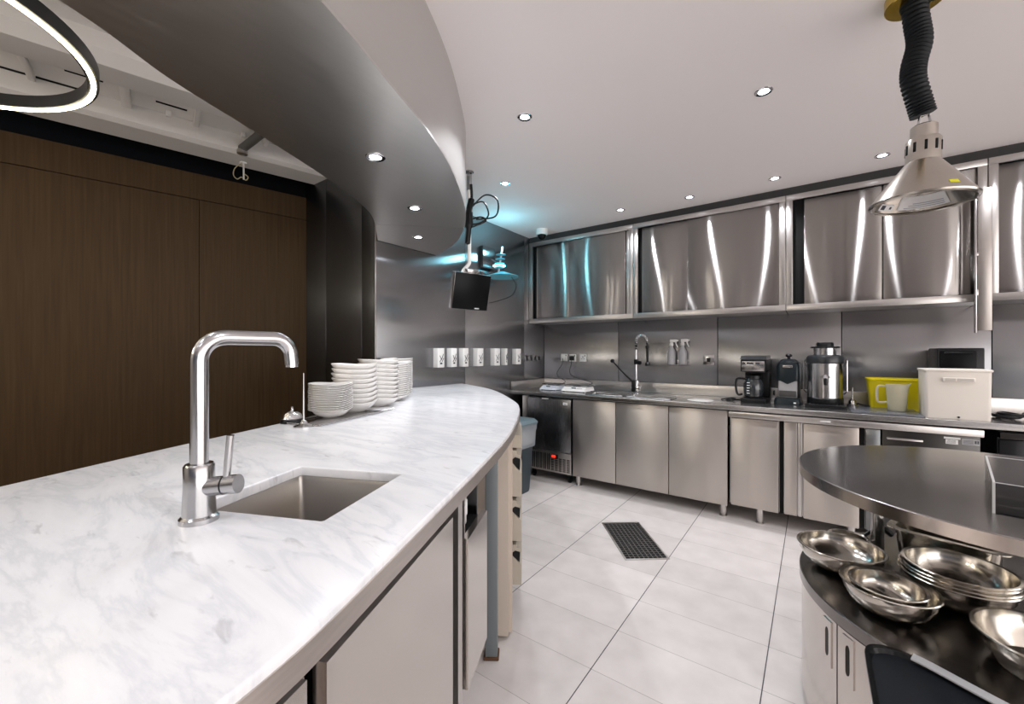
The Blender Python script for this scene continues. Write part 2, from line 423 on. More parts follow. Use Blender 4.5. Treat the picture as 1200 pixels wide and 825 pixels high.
# pier face towards the dining room
struct(MB().box(-3.95, XL - .012, 1.955, 2.3, 0, 3.3).build('wall_pier', PITCH))
wp = bpy.data.objects['wall_pier']
for a, b in ((-3.95, -3.416), (-3.416, -2.892), (-2.892, XL - .004)):
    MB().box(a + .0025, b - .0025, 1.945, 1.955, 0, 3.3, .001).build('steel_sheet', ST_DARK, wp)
struct(MB().box(XL - .004, XL + .004, 1.942, 1.952, 0, 2.7, .001).build('trim_2', ST_SATIN))
# rear and right walls, off the picture but reflected in the steel
struct(MB().box(3.2, 3.3, 3.3, YB + .1, 0, ZC).build('wall_right', OFFWALL))
struct(MB().box(-5.6, 3.3, -3.2, -3.1, 0, 3.3).build('wall_front', OFFWALL))
struct(MB().box(-1.0, 3.3, -3.1, -2.6, 0, .86, .004).build('reflected_band_low', plain('dark_reflection_band', (.045, .045, .05), .5)))  # unseen dark box added so the steel backsplash reflects a dark band
struct(MB().box(-1.0, 3.3, -3.1, -2.75, 1.36, 2.1, .004).build('reflected_band_high', plain('blue_grey_reflection_band', (.09, .105, .14), .5)))  # unseen box added for the upper dark band in the steel reflections
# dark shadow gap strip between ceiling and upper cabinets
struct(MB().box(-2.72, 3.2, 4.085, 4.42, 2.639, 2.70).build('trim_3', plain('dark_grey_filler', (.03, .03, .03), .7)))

# dining-room side: walnut panelling along its own direction
P1 = Vector((-3.747, 1.955, 0)); DD = Vector((.233, .9725, 0)); NN = Vector((.9725, -.233, 0))
ANG = math.atan2(DD.y, DD.x)
MW = Matrix.Translation(P1) @ Matrix.Rotation(ANG, 4, 'Z')      # local x runs along the wall, local -y into the room
def wallbox(mb, s0, s1, t0, t1, z0, z1, bev=0): return mb.box(s0, s1, -t1, -t0, z0, z1, bev, MW)
wd = struct(wallbox(MB(), -5.4, .3, -.12, -.012, 0, 3.3).build('wall_dining', BLACKWALL))
sj = -((P1 - on_x(234, 300, 0)).length)
r = ray(234, 300); k = (NN.dot(P1)) / (NN.x * r.x + NN.y * r.y); pj = Vector((r.x * k, r.y * k, 0)); sj = (pj - P1).dot(DD)
for a, b in ((-5.4, sj - 2.4), (sj - 2.4, sj - 1.2), (sj - 1.2, sj), (sj, .02)):
    wallbox(MB(), a + (.0 if a != sj - 1.2 else .0), b - .004, -.012, 0, 0, 2.553).build('wood_panel', WOOD, wd)
wallbox(MB(), -5.4, .02, -.012, 0, 2.559, 2.76).build('wood_panel', WOOD, wd)
# exposed white concrete above the dining room: stepped beams running along the wall
prof = [(.10, 3.32), (.10, 2.90), (.13, 2.85), (.36, 2.85), (.40, 2.87), (.40, 2.985), (.74, 2.985), (.74, 2.92), (.80, 2.905), (.96, 2.905), (1.02, 2.96), (1.02, 3.05), (1.9, 3.05), (1.9, 2.98), (2.2, 2.98), (2.2, 3.32)]
dc = struct(MB().rings([[MW @ Vector((s, -t, z)) for t, z in prof] for s in (-5.4, .26)]).build('ceiling_dining', CONCRETE, ang=20))
for s, w in ((-.42, .03), (-.85, .03), (-1.22, .05), (-1.62, .03), (-1.95, .05), (-2.65, .04)):
    wallbox(MB(), s, s + w, .40, .74, 2.95, 2.99, .004).build('rib', CONCRETE, dc)
for i in range(5):
    wallbox(MB(), -2.6 + i * .14, -2.6 + i * .14 + .07, .735, .742, 2.945, 2.955).build('slot', PITCH, dc)
for s, t in ((-.35, .50), (-.62, .62), (-1.05, .55), (-1.45, .6)):
    wallbox(MB(), s, s + .16, t, t + .006, 2.976, 2.986).build('crack_line', PITCH, dc)
    wallbox(MB(), s + .05, s + .08, .43, .47, 2.955, 2.986, .004).build('clip', WHITEPL, dc)
wallbox(MB(), -1.92, -1.914, .42, .6, 2.976, 2.986).build('slot', PITCH, dc)
wallbox(MB(), -1.9, -1.35, .40, .408, 2.976, 2.986).build('slot', PITCH, dc)
struct(MB().prism([(-5.6, -3.2), (-1.0, -3.2), (-1.0, -1.1), (-1.35, .6), (-1.75, 1.4), (-2.3, 1.95), (-5.6, 2.4)], 3.30, 3.36).build('ceiling_upper', CONCRETE))
MBs = MB().box(-5.6, -5.5, -3.2, 2.4, 0, 3.3); struct(MBs.build('wall_west', BLACKWALL))
# a dark pipe crossing the beam, and the bracket with a loose wire under it
def wl_pt(s, t, z): v = MW @ Vector((s, -t, z)); return v
pp = thing('ceiling_pipe', 'dark grey pipe crossing the white concrete beam beside the steel soffit', 'pipe', Vector((-3.3, 1.33, 2.85)))
MB().tube([Vector((-3.489, 1.323, 2.89)), Vector((-3.30, 1.329, 2.905)), Vector((-2.86, 1.342, 2.945))], .030, 14).build('pipe_run', plain('grey_pipe', (.10, .10, .095), .5), pp)
MB().lathe([(.03, 0), (.036, .004), (.036, .03), (.03, .034)], Vector((-3.489, 1.323, 2.845))).build('flange', ST_SATIN, pp)
hk = thing('hanging_bracket', 'small white bracket with a loop of loose wire below the concrete beam', 'bracket', Vector((-3.64, 1.384, 2.70)))
b0 = Vector((-3.64, 1.384, 2.85))
MB().box(b0.x - .02, b0.x + .02, b0.y - .02, b0.y + .02, b0.z - .012, b0.z, .002).cyl(b0 + Vector((.012, 0, -.01)), b0 + Vector((.014, 0, -.14)), .006, .006, 10).build('bracket', WHITEPL, hk)
MB().tube(catmull([b0 + Vector((q[0] * CT * 1.15, q[0] * ST * 1.15, q[2] * .95)) for q in ((-.01, 0, -.01), (-.055, .0, -.05), (-.065, 0, -.105), (-.04, 0, -.14), (-.01, 0, -.125), (.02, 0, -.15), (.035, 0, -.125), (.012, 0, -.10))], 6), .0035, 8).build('wire_loop', plain('yellowed_wire', (.5, .43, .25), .5), hk)

# ================================================================== lights
def downlight_proto(loc, label, power, group, cool=(.93, .95, 1.0)):
    t = thing('downlight', label, 'light', loc, 0, group)
    MB().lathe([(.026, -.002), (.040, -.004), (.043, -.002), (.043, .0), (.026, .0)], (0, 0, 0), 28, cap0=False, cap1=False, closed=True).build('trim_ring', CHROME, t, world=False)
    MB().lathe([(.0001, -.0015), (.026, -.0015), (.026, .0), (.0001, .0)], (0, 0, 0), 24).build('lens', SPOTGLASS, t, world=False)
    ld = bpy.data.lights.new('downlight_lamp', 'SPOT'); ld.energy = power; ld.spot_size = math.radians(128); ld.spot_blend = .7; ld.shadow_soft_size = .014; ld.color = cool
    lo = bpy.data.objects.new('lamp', ld); COL.objects.link(lo); lo.parent = t; lo.location = (0, 0, -.012)
    return t
CEIL = [((615, 137), 'round downlight in the white ceiling just right of the steel soffit edge'),
        ((895, 107), 'round downlight in the white ceiling nearest the black lamp hose'),
        ((592, 215), 'round downlight in the white ceiling beside the monitor pole and its cables'),
        ((1034, 182), 'round downlight in the ceiling just left of the cone heat lamp'),
        ((908, 209), 'round downlight near the back wall above the third upper cabinet'),
        ((727, 246), 'round downlight near the back wall above the first upper cabinet'),
        ((808, 231), 'small dim round downlight near the back wall above the second upper cabinet')]
PW = 22
first = None
for (u, v), l in CEIL:
    p = on_z(u, v, ZC)
    if first is None: first = t = downlight_proto(p, l, PW, 'downlights in the white ceiling')
    else: t = copy_thing(first, l); t.location = p
# more of the same fittings over the part of the kitchen behind the camera
for q in ((.2, .35), (1.0, .6), (2.1, 1.2), (2.1, 2.9), (2.2, 3.75), (1.1, 3.65), (.1, -1.2), (1.6, -1.0), (2.6, -.3), (1.9, -2.3), (.2, -2.4)):
    t = copy_thing(first, 'round downlight in the white ceiling over the aisle behind the camera'); t.location = (q[0], q[1], ZC)
bfirst = None
for (u, v), l in (((440, 184), 'largest downlight in the steel soffit, nearest the dining room'), ((486, 244), 'middle downlight in the steel soffit, just before its seam'), ((490, 278), 'far downlight in the steel soffit, beyond the seam')):
    p = on_z(u, v, 2.212)
    if bfirst is None: bfirst = t = downlight_proto(p, l, 14, 'downlights in the steel soffit', (.90, .94, 1.0))
    else: t = copy_thing(bfirst, l); t.location = p
near_lamp = [c for c in bfirst.children if c.type == 'LIGHT'][0].data.copy(); near_lamp.energy = 6
for q in ((-1.10, .10), (-1.04, -.38), (-.93, -.85)):
    t = copy_thing(bfirst, 'downlight in the steel soffit above the near end of the marble counter'); t.location = (q[0], q[1], 2.212)
    for c in t.children:
        if c.type == 'LIGHT': c.data = near_lamp

gl = None
for gx, gy in ((-2.7, -1.5), (-3.3, -2.3), (-2.3, -2.6)):  # unseen fill lamps, added to brighten the dining-side concrete
    t = thing('added_globe_light', 'added unseen globe light brightening the dining side behind the camera', 'lamp', (gx, gy, 2.35), 0, 'added globe fill lights')
    MB().sphere((0, 0, 0), .13, seg=24).build('globe', plain('fill_globe_glow_%d' % int(-gy * 10), (1, .95, .85), .3, emit=(1, .92, .80), es=20), t, world=False)
    MB().cyl((0, 0, .12), (0, 0, .94), .006, seg=8).build('stem', BLACK, t, world=False)
# ring pendant over the dining side
rc = Vector((-2.51, -.197, 2.45))
ring = thing('ring_pendant', 'large black ring pendant with a glowing warm strip, hanging over the dining side', 'lamp', rc)
def ringmesh(R, w, z0, z1, seg=96):
    return MB().lathe([(R - w, z0), (R, z0), (R, z1), (R - w, z1)], rc, seg, cap0=False, cap1=False, closed=True)
ringmesh(.585, .036, .006, .060).build('ring_body', BLACK, ring)
lab(ringmesh(.575, .015, .0, .006).build('light_strip', LED, ring), 'glowing warm white strip')
ringmesh(.30, .040, .30, .346).build('ring_body', BLACK, ring)
for a in (.5, 2.6, 4.7):
    MB().cyl(rc + Vector((.565 * math.cos(a), .565 * math.sin(a), .05)), rc + Vector((.02 * math.cos(a), .02 * math.sin(a), .85)), .0015, seg=6).build('suspension_wire', BLACK, ring)
    MB().cyl(rc + Vector((.28 * math.cos(a), .28 * math.sin(a), .345)), rc + Vector((.02 * math.cos(a), .02 * math.sin(a), .85)), .0015, seg=6).build('suspension_wire', BLACK, ring)
MB().lathe([(.07, .83), (.07, .85)], rc).build('ceiling_rose', BLACK, ring)

w = bpy.data.worlds.new('open_side_fill'); SC.world = w; w.use_nodes = True
w.node_tree.nodes['Background'].inputs[0].default_value = (1, .96, .94, 1); w.node_tree.nodes['Background'].inputs[1].default_value = 3.0  # bright surround added as fill, entering through the open right side

cam = bpy.data.cameras.new('camera'); co = bpy.data.objects.new('camera', cam); COL.objects.link(co)
co.location = (0, 0, HC); co.rotation_euler = (PI / 2, 0, math.radians(36.1)); cam.sensor_width = 36; cam.lens = F / 1200 * 36; cam.clip_start = .02
SC.camera = co
vs = SC.view_settings; vs.view_transform = 'Standard'; vs.look = 'None'; vs.gamma = 1; vs.use_curve_mapping = False; vs.exposure = .35
# ================================================================== island
S_F, S_R, S_N = Vector((-1.085, .549)), Vector((-.82, .663)), Vector((-.692, .4006))
ux = (S_R - S_F); LW = ux.length; ux.normalize(); uy = Vector((-ux.y, ux.x))
LD = (S_N - S_R).length
def sk(a, b): q = S_F + ux * a - uy * b; return (q.x, q.y)       # a along the far edge, b towards the camera
def srect(i, n=3, r=.012):
    return [sk(*q) for q in rounded(i, LW - i, i, LD - i, r, n)]
ISL = xy(OUT) + xy(INN)
mt = slab('marble_worktop', ISL, [srect(0, 3, .004)], 1.025, 1.05, MARBLE, None, .004)
tag(mt, 'long curved white veined marble worktop with a square sink cut out', 'worktop')
sink = thing('undermount_sink', 'small square stainless sink set under the marble worktop', 'sink', (*sk(LW / 2, LD / 2), 1.03))
MB().rings([[(x, y, z) for x, y in srect(i)] for i, z in ((-.02, 1.0245), (-.006, 1.0245), (-.003, 1.015), (.012, .86), (.03, .848), (.10, .845))], False, True).build('basin', ST_SINK, sink)
c = sk(LW / 2, LD / 2)
MB().lathe([(.03, .8455), (.036, .848), (.036, .85), (.026, .849), (.024, .846), (.001, .846)], (c[0], c[1], 0)).build('drain', CHROME, sink)

# tap
fp = Vector((-.883, .266, 1.05))
tap = thing('kitchen_tap', 'tall brushed steel swan-neck tap beside the marble sink', 'tap', fp)
MB().lathe([(.030, 0), (.030, .008), (.028, .010), (.0255, .012), (.0235, .06), (.0235, .098), (.021, .102)], fp, 36).build('base', ST_TAP, tap)
sd = Vector((0.02, 1, 0)).normalized()
bend = [fp + Vector((0, 0, z)) for z in (.095, .15, .20, .25, .285)]
R = .042; top = .327
for i in range(1, 9):
    a = PI / 2 * i / 8; bend.append(fp + sd * (R - R * math.cos(a)) + Vector((0, 0, .285 + R * math.sin(a))))
L = .158
bend.append(fp + sd * (L - .035) + Vector((0, 0, top)))
R2 = .034
for i in range(1, 8):
    a = math.radians(84) * i / 7; bend.append(fp + sd * (L - .035 + R2 * math.sin(a)) + Vector((0, 0, top - R2 + R2 * math.cos(a))))
bend.append(bend[-1] + Vector((0, 0, -.022)) + sd * .002)
sp = MB().tube(bend, .0142, 22).build('spout', ST_TAP, tap)
MB().cyl(bend[-1] + Vector((0, 0, .004)), bend[-1] + Vector((0, 0, -.006)), .0125, seg=20).build('aerator', CHROME, sp)
hd = Vector((CT, ST, 0)); h0 = fp + Vector((0, 0, .060))
vb = MB().cyl(h0 + hd * .015, h0 + hd * .070 + Vector((0, 0, .006)), .0165, seg=24).build('valve_body', ST_TAP, tap)
MB().cyl(h0 + hd * .045 + Vector((0, 0, .0035)), h0 + hd * .0475 + Vector((0, 0, .0037)), .0169, seg=24).build('ring', BLACK, vb)
MB().cyl(h0 + hd * .048 + Vector((0, 0, .012)), h0 + hd * .056 + Vector((0, 0, .092)), .006, .0062, 16).build('lever', ST_TAP, tap)

# frame under the marble
base = thing('island_base', 'curved steel counter base with apron, post and back panel under the marble', 'counter base', (-1.2, 1.0, 0))
lab(MB().prism(strip(-1.08, 2.62, -.0025, .0, 60), 1.0075, 1.0385).build('edge_trim', APRON, mt), 'brushed steel strip along the marble edge')
MB().prism(strip(-1.08, 2.62, .001, .03, 60), 1.0075, 1.0246).build('apron', APRON, base)
MB().prism(xy(OUT[4:-6]) + xy(INN), 1.018, 1.0296).build('support_board', PITCH, base) if False else None
ip = [(p.x, p.y) for p in INN]; ip2 = [(p.x + .05, p.y - .02) for p in INN]
MB().prism(ip2 + [(q[0] + .02, q[1]) for q in ip2[::-1]], 0, 1.0245).build('back_panel', WOOD, base)
pc = Vector((-1.155, 1.43, 0))
pst = MB().box(-.027, .027, -.027, .027, .004, 1.0245, .006, RZ(math.radians(35), pc)).build('support_post', POST, base)
lab(MB().box(-.034, .034, -.034, .034, 0, .014, .004, RZ(math.radians(35), pc)).build('post_foot', RUST, pst), 'rusty foot')

def cab(label, ya, yb, z0, z1, open_front=False):
    p, t = out_at((ya + yb) / 2)
    return thing('undercounter_cabinet', label, 'cabinet', (p.x, p.y, 0))
# nearest cabinet and the big one
ca = cab('steel under-counter cabinet nearest the bottom of the photo, mostly cut off', -.55, .28, 0, 1)
MB().prism(strip(-.55, .25, .13, .48), .10, 1.0).build('carcass', PITCH, ca)
MB().prism(strip(-.55, .262, .03, .052), .12, .965).build('door', ST_BODY, ca)
MB().prism(strip(.262, .275, .045, .13, 2), .12, .955).build('side_panel', ST_SATIN, ca)
cb_ = cab('large plain steel cabinet door below the marble sink', .28, .79, 0, 1)
MB().prism(strip(.28, .70, .13, .48), .10, .82).build('carcass', PITCH, cb_)
MB().prism(strip(.285, .70, .022, .042), .12, .968, ).build('door', ST_BODY, cb_)
MB().prism(strip(.712, .745, .06, .10, 3), .10, 1.006).build('frame_post', ST_DARK, cb_)
MB().prism(strip(.755, .785, .03, .10, 3), .10, 1.006).build('frame_post', ST_SATIN, cb_)
# open niche unit with a socket, over a hanging door
cn = cab('open-topped steel unit with a white socket, beside the blue-grey post', .80, .98, 0, 1)
MB().prism(strip(.80, .98, .28, .30), .48, 1.005).build('back_panel', ST_DARK, cn)
MB().prism(strip(.80, .806, .03, .28, 2), .48, 1.006).build('side_panel', ST_SATIN, cn)
MB().prism(strip(.972, .98, .05, .28, 2), .48, 1.006).build('side_panel', ST_DARK, cn)
MB().prism(strip(.808, .972, .04, .28), .845, .857).build('shelf', PITCH, cn)
MB().prism(strip(.80, .98, .020, .038), .48, .868).build('door', ST_BODY, cn)
MB().prism(strip(.80, .98, .04, .28), .48, .492).build('bottom_panel', ST_DARK, cn)
a, t_ = out_at(.88); nrm = Vector((t_.y, -t_.x, 0))
q0 = a - nrm * .09; ang = math.atan2(t_.y, t_.x)
so = thing('socket_box', 'white plastic socket box inside the open steel unit under the counter', 'socket', (q0.x, q0.y, .857), ang)
MB().box(-.035, .035, -.03, .03, 0, .10, .006).build('housing', WHITEPL, so, world=False)
MB().box(-.024, .024, -.035, -.029, .03, .075, .003).build('socket_face', LABELW, so, world=False)
# drawer unit at the far end
du = cab('beige drawer unit with notched drawer grips at the far end of the island', 1.6, 2.0, 0, 1)
MB().prism(strip(1.60, 1.63, .03, .45, 3), .02, 1.006).build('side_panel', BEIGE, du)
MB().prism(strip(1.575, 1.598, .045, .45, 3), .02, 1.006).build('side_panel', BEIGE, du)
MB().prism(strip(1.63, 2.05, .09, .47), .05, 1.0).build('carcass', PITCH, du)
MB().prism(strip(2.05, 2.08, .03, .45, 3), .02, 1.006).build('side_panel', BEIGE, du)
MB().prism(strip(1.64, 2.05, -.012, .05), .885, .945).build('top_rail', BEIGED, du)
def drawer(z0, z1):
    """front with an undercut grip along its top edge, extruded along the curve"""
    h = z1 - z0
    prof = [(.058, z0), (-.012, z0), (-.012, z0 + .50 * h), (.030, z0 + .72 * h), (.034, z0 + .80 * h), (.018, z0 + .86 * h), (-.010, z0 + .82 * h), (-.012, z0 + .90 * h), (.010, z0 + .92 * h), (.012, z1), (.058, z1)]
    cols = [edge_pts(1.645, 2.04, o, 10) for o, z in prof]
    MB().rings([[(cols[k][i][0], cols[k][i][1], prof[k][1]) for k in range(len(prof))] for i in range(11)]).build('drawer_front', BEIGED, du)
    pg = [(-.004, z0 + .57 * h), (.030, z0 + .725 * h), (.034, z0 + .80 * h), (.018, z0 + .855 * h), (-.006, z0 + .81 * h)]
    cg = [edge_pts(1.6445, 2.03, o, 10) for o, z in pg]
    MB().rings([[(cg[k][i][0], cg[k][i][1], pg[k][1]) for k in range(len(pg))] for i in range(11)]).build('grip_insert', BLACK, du)
for z0, z1 in ((.645, .870), (.43, .625), (.215, .41)): drawer(z0, z1)

# pedal bin beyond the island
bx, by = -2.40, 3.20
bn = thing('waste_bin', 'blue-grey plastic bin with a clear liner behind the end of the island', 'bin', (bx, by, 0))
def rr(hx, hy, z, r=.05): return [(bx + x, by + y, z) for x, y in rounded(-hx, hx, -hy, hy, r)]
MB().rings([rr(.17, .17, 0), rr(.175, .175, .02), rr(.205, .205, .60), rr(.222, .222, .61), rr(.222, .222, .645), rr(.19, .19, .645), rr(.16, .16, .03)], True, True).build('bin_body', BIN, bn)
lab(MB().rings([rr(.226, .226, .60), rr(.228, .228, .652), rr(.224, .224, .652), rr(.216, .216, .50), rr(.212, .212, .44), rr(.216, .218, .47)], False, False).build('liner', LINER, bn), 'crumpled clear liner folded over the rim')
MB().rings([rr(.232, .232, .654), rr(.234, .234, .672), rr(.21, .21, .70), rr(.19, .19, .702)], True, True).build('lid', BINLID, bn)

# ------------------------------------------------------------------ on the marble
bp = Vector((-1.79, .868, 1.05))
bell = thing('call_bell', 'chrome service bell on a black base at the dining edge of the marble', 'bell', bp)
MB().lathe([(.045, 0), (.047, .004), (.045, .014), (.040, .017)], bp, 36).build('base', BLACK, bell)
MB().lathe([(.041, .017), (.042, .02), (.036, .036), (.022, .048), (.006, .052), (.006, .056), (.004, .062), (.006, .066), (.001, .069)], bp, 36).build('dome', CHROME, bell)
sp_ = Vector((-1.655, .848, 1.05))
spk = thing('order_spike', 'thin upright metal order spike on a round base beside the bell', 'spike', sp_)
MB().lathe([(.038, 0), (.038, .004), (.030, .008), (.016, .013), (.010, .024), (.006, .027)], sp_, 32).build('base', ST_TAP, spk)
MB().cyl(sp_ + Vector((0, 0, .024)), sp_ + Vector((0, 0, .215)), .003, .0014, 10).build('needle', WHITEPL, spk)
tr = thing('steel_tray', 'flat stainless tray under the front stack of plates', 'tray', (-1.80, 1.03, 1.05), math.radians(108))
MB().box(-.20, .22, -.145, .045, .0006, .004, .001).build('plate', ST_TAP, tr, world=False)
MB().tube([(-.20, -.145, .006), (.22, -.145, .006), (.22, .045, .006), (-.20, .045, .006)], .003, 8, closed=True).build('rim', ST_TAP, tr, world=False)
MB().cyl((.215, -.14, .006), (.285, -.16, .009), .004, .004, 10).build('handle', ST_TAP, tr, world=False)

def dish(r, h, thick, sq, wav, foot, seg=48):
    """plate or bowl: rounded-square wavy rim, curved well, foot ring; one closed skin"""
    prof = [(foot * .9, 0.0), (foot, 0.0), (foot + .004, .004), (r * .72, h * .30), (r * .90, h * .68), (r, h), (r - .001, h + thick * .6), (r * .90 - thick, h * .72 + thick), (r * .70, h * .34 + thick), (foot, .006 + thick * .5), (foot * .4, .005 + thick * .4)]
    R = []
    for q, z in prof:
        row = []
        for j in range(seg):
            th = 2 * PI * j / seg; k = (q / r) ** 2
            sqf = 1 + sq * k * (.5 - .5 * math.cos(4 * th)) - sq * .5 * k
            zz = z + wav * k * (q / r) * (math.sin(2 * th + .7) + .45 * math.sin(3 * th))
            row.append((q * sqf * math.cos(th), q * sqf * math.sin(th), max(zz, 0)))
        R.append(row)
    return MB().rings(R)
ORD = ['topmost', 'second from the top', 'third from the top', 'fourth from the top', 'fifth from the top', 'sixth from the top', 'seventh from the top', 'eighth from the top', 'ninth from the top', 'tenth from the top', 'eleventh from the top', 'twelfth from the top', 'thirteenth from the top', 'fourteenth from the top', 'fifteenth from the top', 'sixteenth from the top', 'seventeenth from the top', 'eighteenth from the top', 'nineteenth from the top', 'twentieth from the top', 'last but one', 'lowest']
def stack(kind, name, x, y, n, z0, pitch, proto, where, group, cat, rz=0.0):
    for i in range(n):
        o = proto if i == 0 else proto.copy()
        if i: COL.objects.link(o)
        k = n - 1 - i
        which = 'lowest' if k == n - 1 else ORD[k]
        o.location = (x + random.uniform(-.0015, .0015), y + random.uniform(-.0015, .0015), z0 + i * pitch)
        o.rotation_euler = (0, 0, rz + random.uniform(-.03, .03))
        tag(o, '%s, %s of %s' % (kind, which, where), cat, group)
Z0 = 1.05
def mk(name, *a): return dish(*a).build(name, CERAMIC, None, 50, world=False)
c1 = (-1.775, 1.035)
fb = mk('serving_bowl', .082, .034, .004, .0, .0, .034); fb.location = (*c1, 1.0545); tag(fb, 'plain white rounded bowl carrying the front stack of thin plates', 'bowl', 'white crockery on the marble')
stack('thin white wavy plate', 'wavy_plate', *c1, 17, 1.078, .0072, mk('wavy_plate', .094, .014, .0035, .05, .003, .05), 'the front stack behind the order spike', 'thin plates in the front stack', 'plate', .6)
stack('thick white wavy bowl', 'wavy_bowl', -1.865, 1.215, 9, Z0 + .001, .0232, mk('wavy_bowl', .108, .052, .005, .08, .004, .05), 'the second stack from the front', 'bowls in the second stack', 'bowl', .5)
stack('thick white wavy bowl', 'wavy_bowl', -1.972, 1.432, 10, Z0 + .001, .0228, mk('wavy_bowl', .114, .050, .005, .09, .006, .055), 'the tallest stack, third from the front', 'bowls in the third stack', 'bowl', 1.1)
stack('white deep plate', 'deep_plate', -2.125, 1.625, 17, Z0 + .001, .0122, mk('deep_plate', .114, .030, .004, .05, .002, .058), 'the fourth stack from the front', 'plates in the fourth stack', 'plate', .2)
stack('white deep plate', 'deep_plate', -2.288, 1.795, 18, Z0 + .001, .0120, mk('deep_plate', .115, .028, .004, .02, .003, .06), 'the fifth stack, before the last', 'plates in the fifth stack', 'plate', .9)
stack('white deep plate', 'deep_plate', -2.468, 1.950, 20, Z0 + .001, .0118, mk('deep_plate', .115, .026, .004, .04, .002, .06), 'the last stack, next to the steel wall', 'plates in the last stack', 'plate', .4)
# ================================================================== back run: worktop, cabinets
CZ = .925
B1 = rounded(-1.86, -1.475, 3.80, 4.03, .02); B2 = rounded(-1.445, -1.03, 3.80, 4.03, .02)
wt = slab('steel_worktop', [(-2.715, 3.70), (1.75, 3.70), (1.75, 4.405), (-2.715, 4.405)], [B1, B2], CZ - .04, CZ, ST_TOP, None, .004)
tag(wt, 'long stainless worktop along the back wall with two sink basins', 'worktop')
MB().box(-2.70, 1.75, 4.375, 4.405, CZ, CZ + .10, .003).build('upstand', ST_SATIN, wt)
MB().box(-2.714, -2.69, 3.70, 4.405, CZ, CZ + .10, .003).build('upstand', ST_SATIN, wt)
MB().box(-2.69, 1.75, 3.704, 4.37, CZ - .001, CZ + .002, .001).build('raised_edge', ST_TOP, wt) if False else None
for B, x0, x1 in ((B1, -1.86, -1.475), (B2, -1.445, -1.03)):
    cx, cy = (x0 + x1) / 2, 3.915
    def sh(i, z): return [(cx + (x - cx) * (1 - i), cy + (y - cy) * (1 - i * 1.4), z) for x, y in B]
    bs = MB().rings([sh(-.05, CZ - .041), sh(0, CZ - .041), sh(.01, CZ - .06), sh(.05, CZ - .25), sh(.3, CZ - .26)], False, True).build('basin', ST_SINK, wt)
    MB().tube([(x, y, CZ + .003) for x, y in B], .006, 8, closed=True).build('basin_rim', ST_TAP, wt)
MB().lathe([(.0001, .0005), (.105, .0005), (.108, .003), (.100, .006), (.0001, .006)], (-.80, 3.90, CZ), 40).build('flat_plate', CERAMIC)
tag(bpy.data.objects['flat_plate'], 'flat white plate lying on the steel worktop right of the sink basins', 'plate')

def leg(mb_parent, x, y, h=.10):
    MB().lathe([(.030, 0), (.030, .006), (.018, .010), (.018, .022), (.024, .026), (.027, h)], (x, y, 0), 20).build('leg', ST_SATIN, mb_parent)
# fridge at the left end
fr = thing('undercounter_fridge', 'dark stainless under-counter fridge with a red lit switch, left end of the back run', 'fridge', (-2.25, 4.05, 0))
MB().box(-2.60, -1.985, 3.77, 4.35, .085, .870).build('cabinet_body', ST_DARK, fr)
MB().box(-2.595, -2.535, 3.755, 3.80, .03, .872, .003).build('side_post', ST_SATIN, fr)
dr = MB().box(-2.515, -1.985, 3.735, 3.768, .315, .862, .005).build('door', steel('fridge_door_dark', (.22, .22, .225), .26, .4, 'X', 0, .003, 2, (120, 120, 3)), fr)
MB().box(-2.33, -2.25, 3.728, 3.736, .852, .864, .002).build('door_badge', LABELW, dr)
MB().box(-2.075, -2.025, 3.7335, 3.736, .805, .832, .0005).build('sticker', LABELW, dr)
MB().box(-2.065, -2.035, 3.733, 3.7336, .812, .818).build('print', INK, dr)
gp = MB().box(-2.515, -1.985, 3.740, 3.768, .095, .308, .004).build('vent_panel', ST_BASE, fr)
sl = MB()
for i in range(11):
    x = -2.50 + i * .0465
    for k in range(8 if i > 5 else 1):
        if i > 5: sl.box(x, x + .034, 3.7385, 3.742, .115 + k * .0175, .125 + k * .0175)
    if i <= 5: sl.box(x, x + .012, 3.7385, 3.742, .115, .285).box(x + .02, x + .032, 3.7385, 3.742, .115, .285)
sl.build('vent_slots', PITCH, gp)
sw = MB().box(-2.215, -2.135, 3.728, 3.742, .245, .285, .003).build('switch_housing', BLACK, fr)
MB().box(-2.205, -2.160, 3.724, 3.730, .252, .278, .003).build('red_switch', RED, sw)
for x in (-2.47, -2.03):
    for y in (3.80, 4.28):
        MB().cyl((x - .012, y, .032), (x + .012, y, .032), .032, seg=20).box(x - .016, x + .016, y - .02, y + .03, .06, .088).build('caster', BLACK, fr)
# sink cabinet with three doors
sc = thing('sink_cabinet', 'three-door brushed steel cabinet below the twin sink basins', 'cabinet', (-1.27, 4.05, 0))
MB().box(-1.97, -.562, 3.775, 4.35, .105, .66).build('cabinet_body', ST_SATIN, sc)
MB().box(-1.97, -.562, 3.775, 3.80, .10, .882).build('front_frame', PITCH, sc)
for a, b in ((-1.967, -1.514), (-1.510, -1.028), (-1.024, -.562)):
    MB().box(a, b, 3.74, 3.772, .098, .872, .004).build('door', ST_BASE, sc)
for x in (-1.925, -.60):
    leg(sc, x, 3.79); leg(sc, x, 4.30)
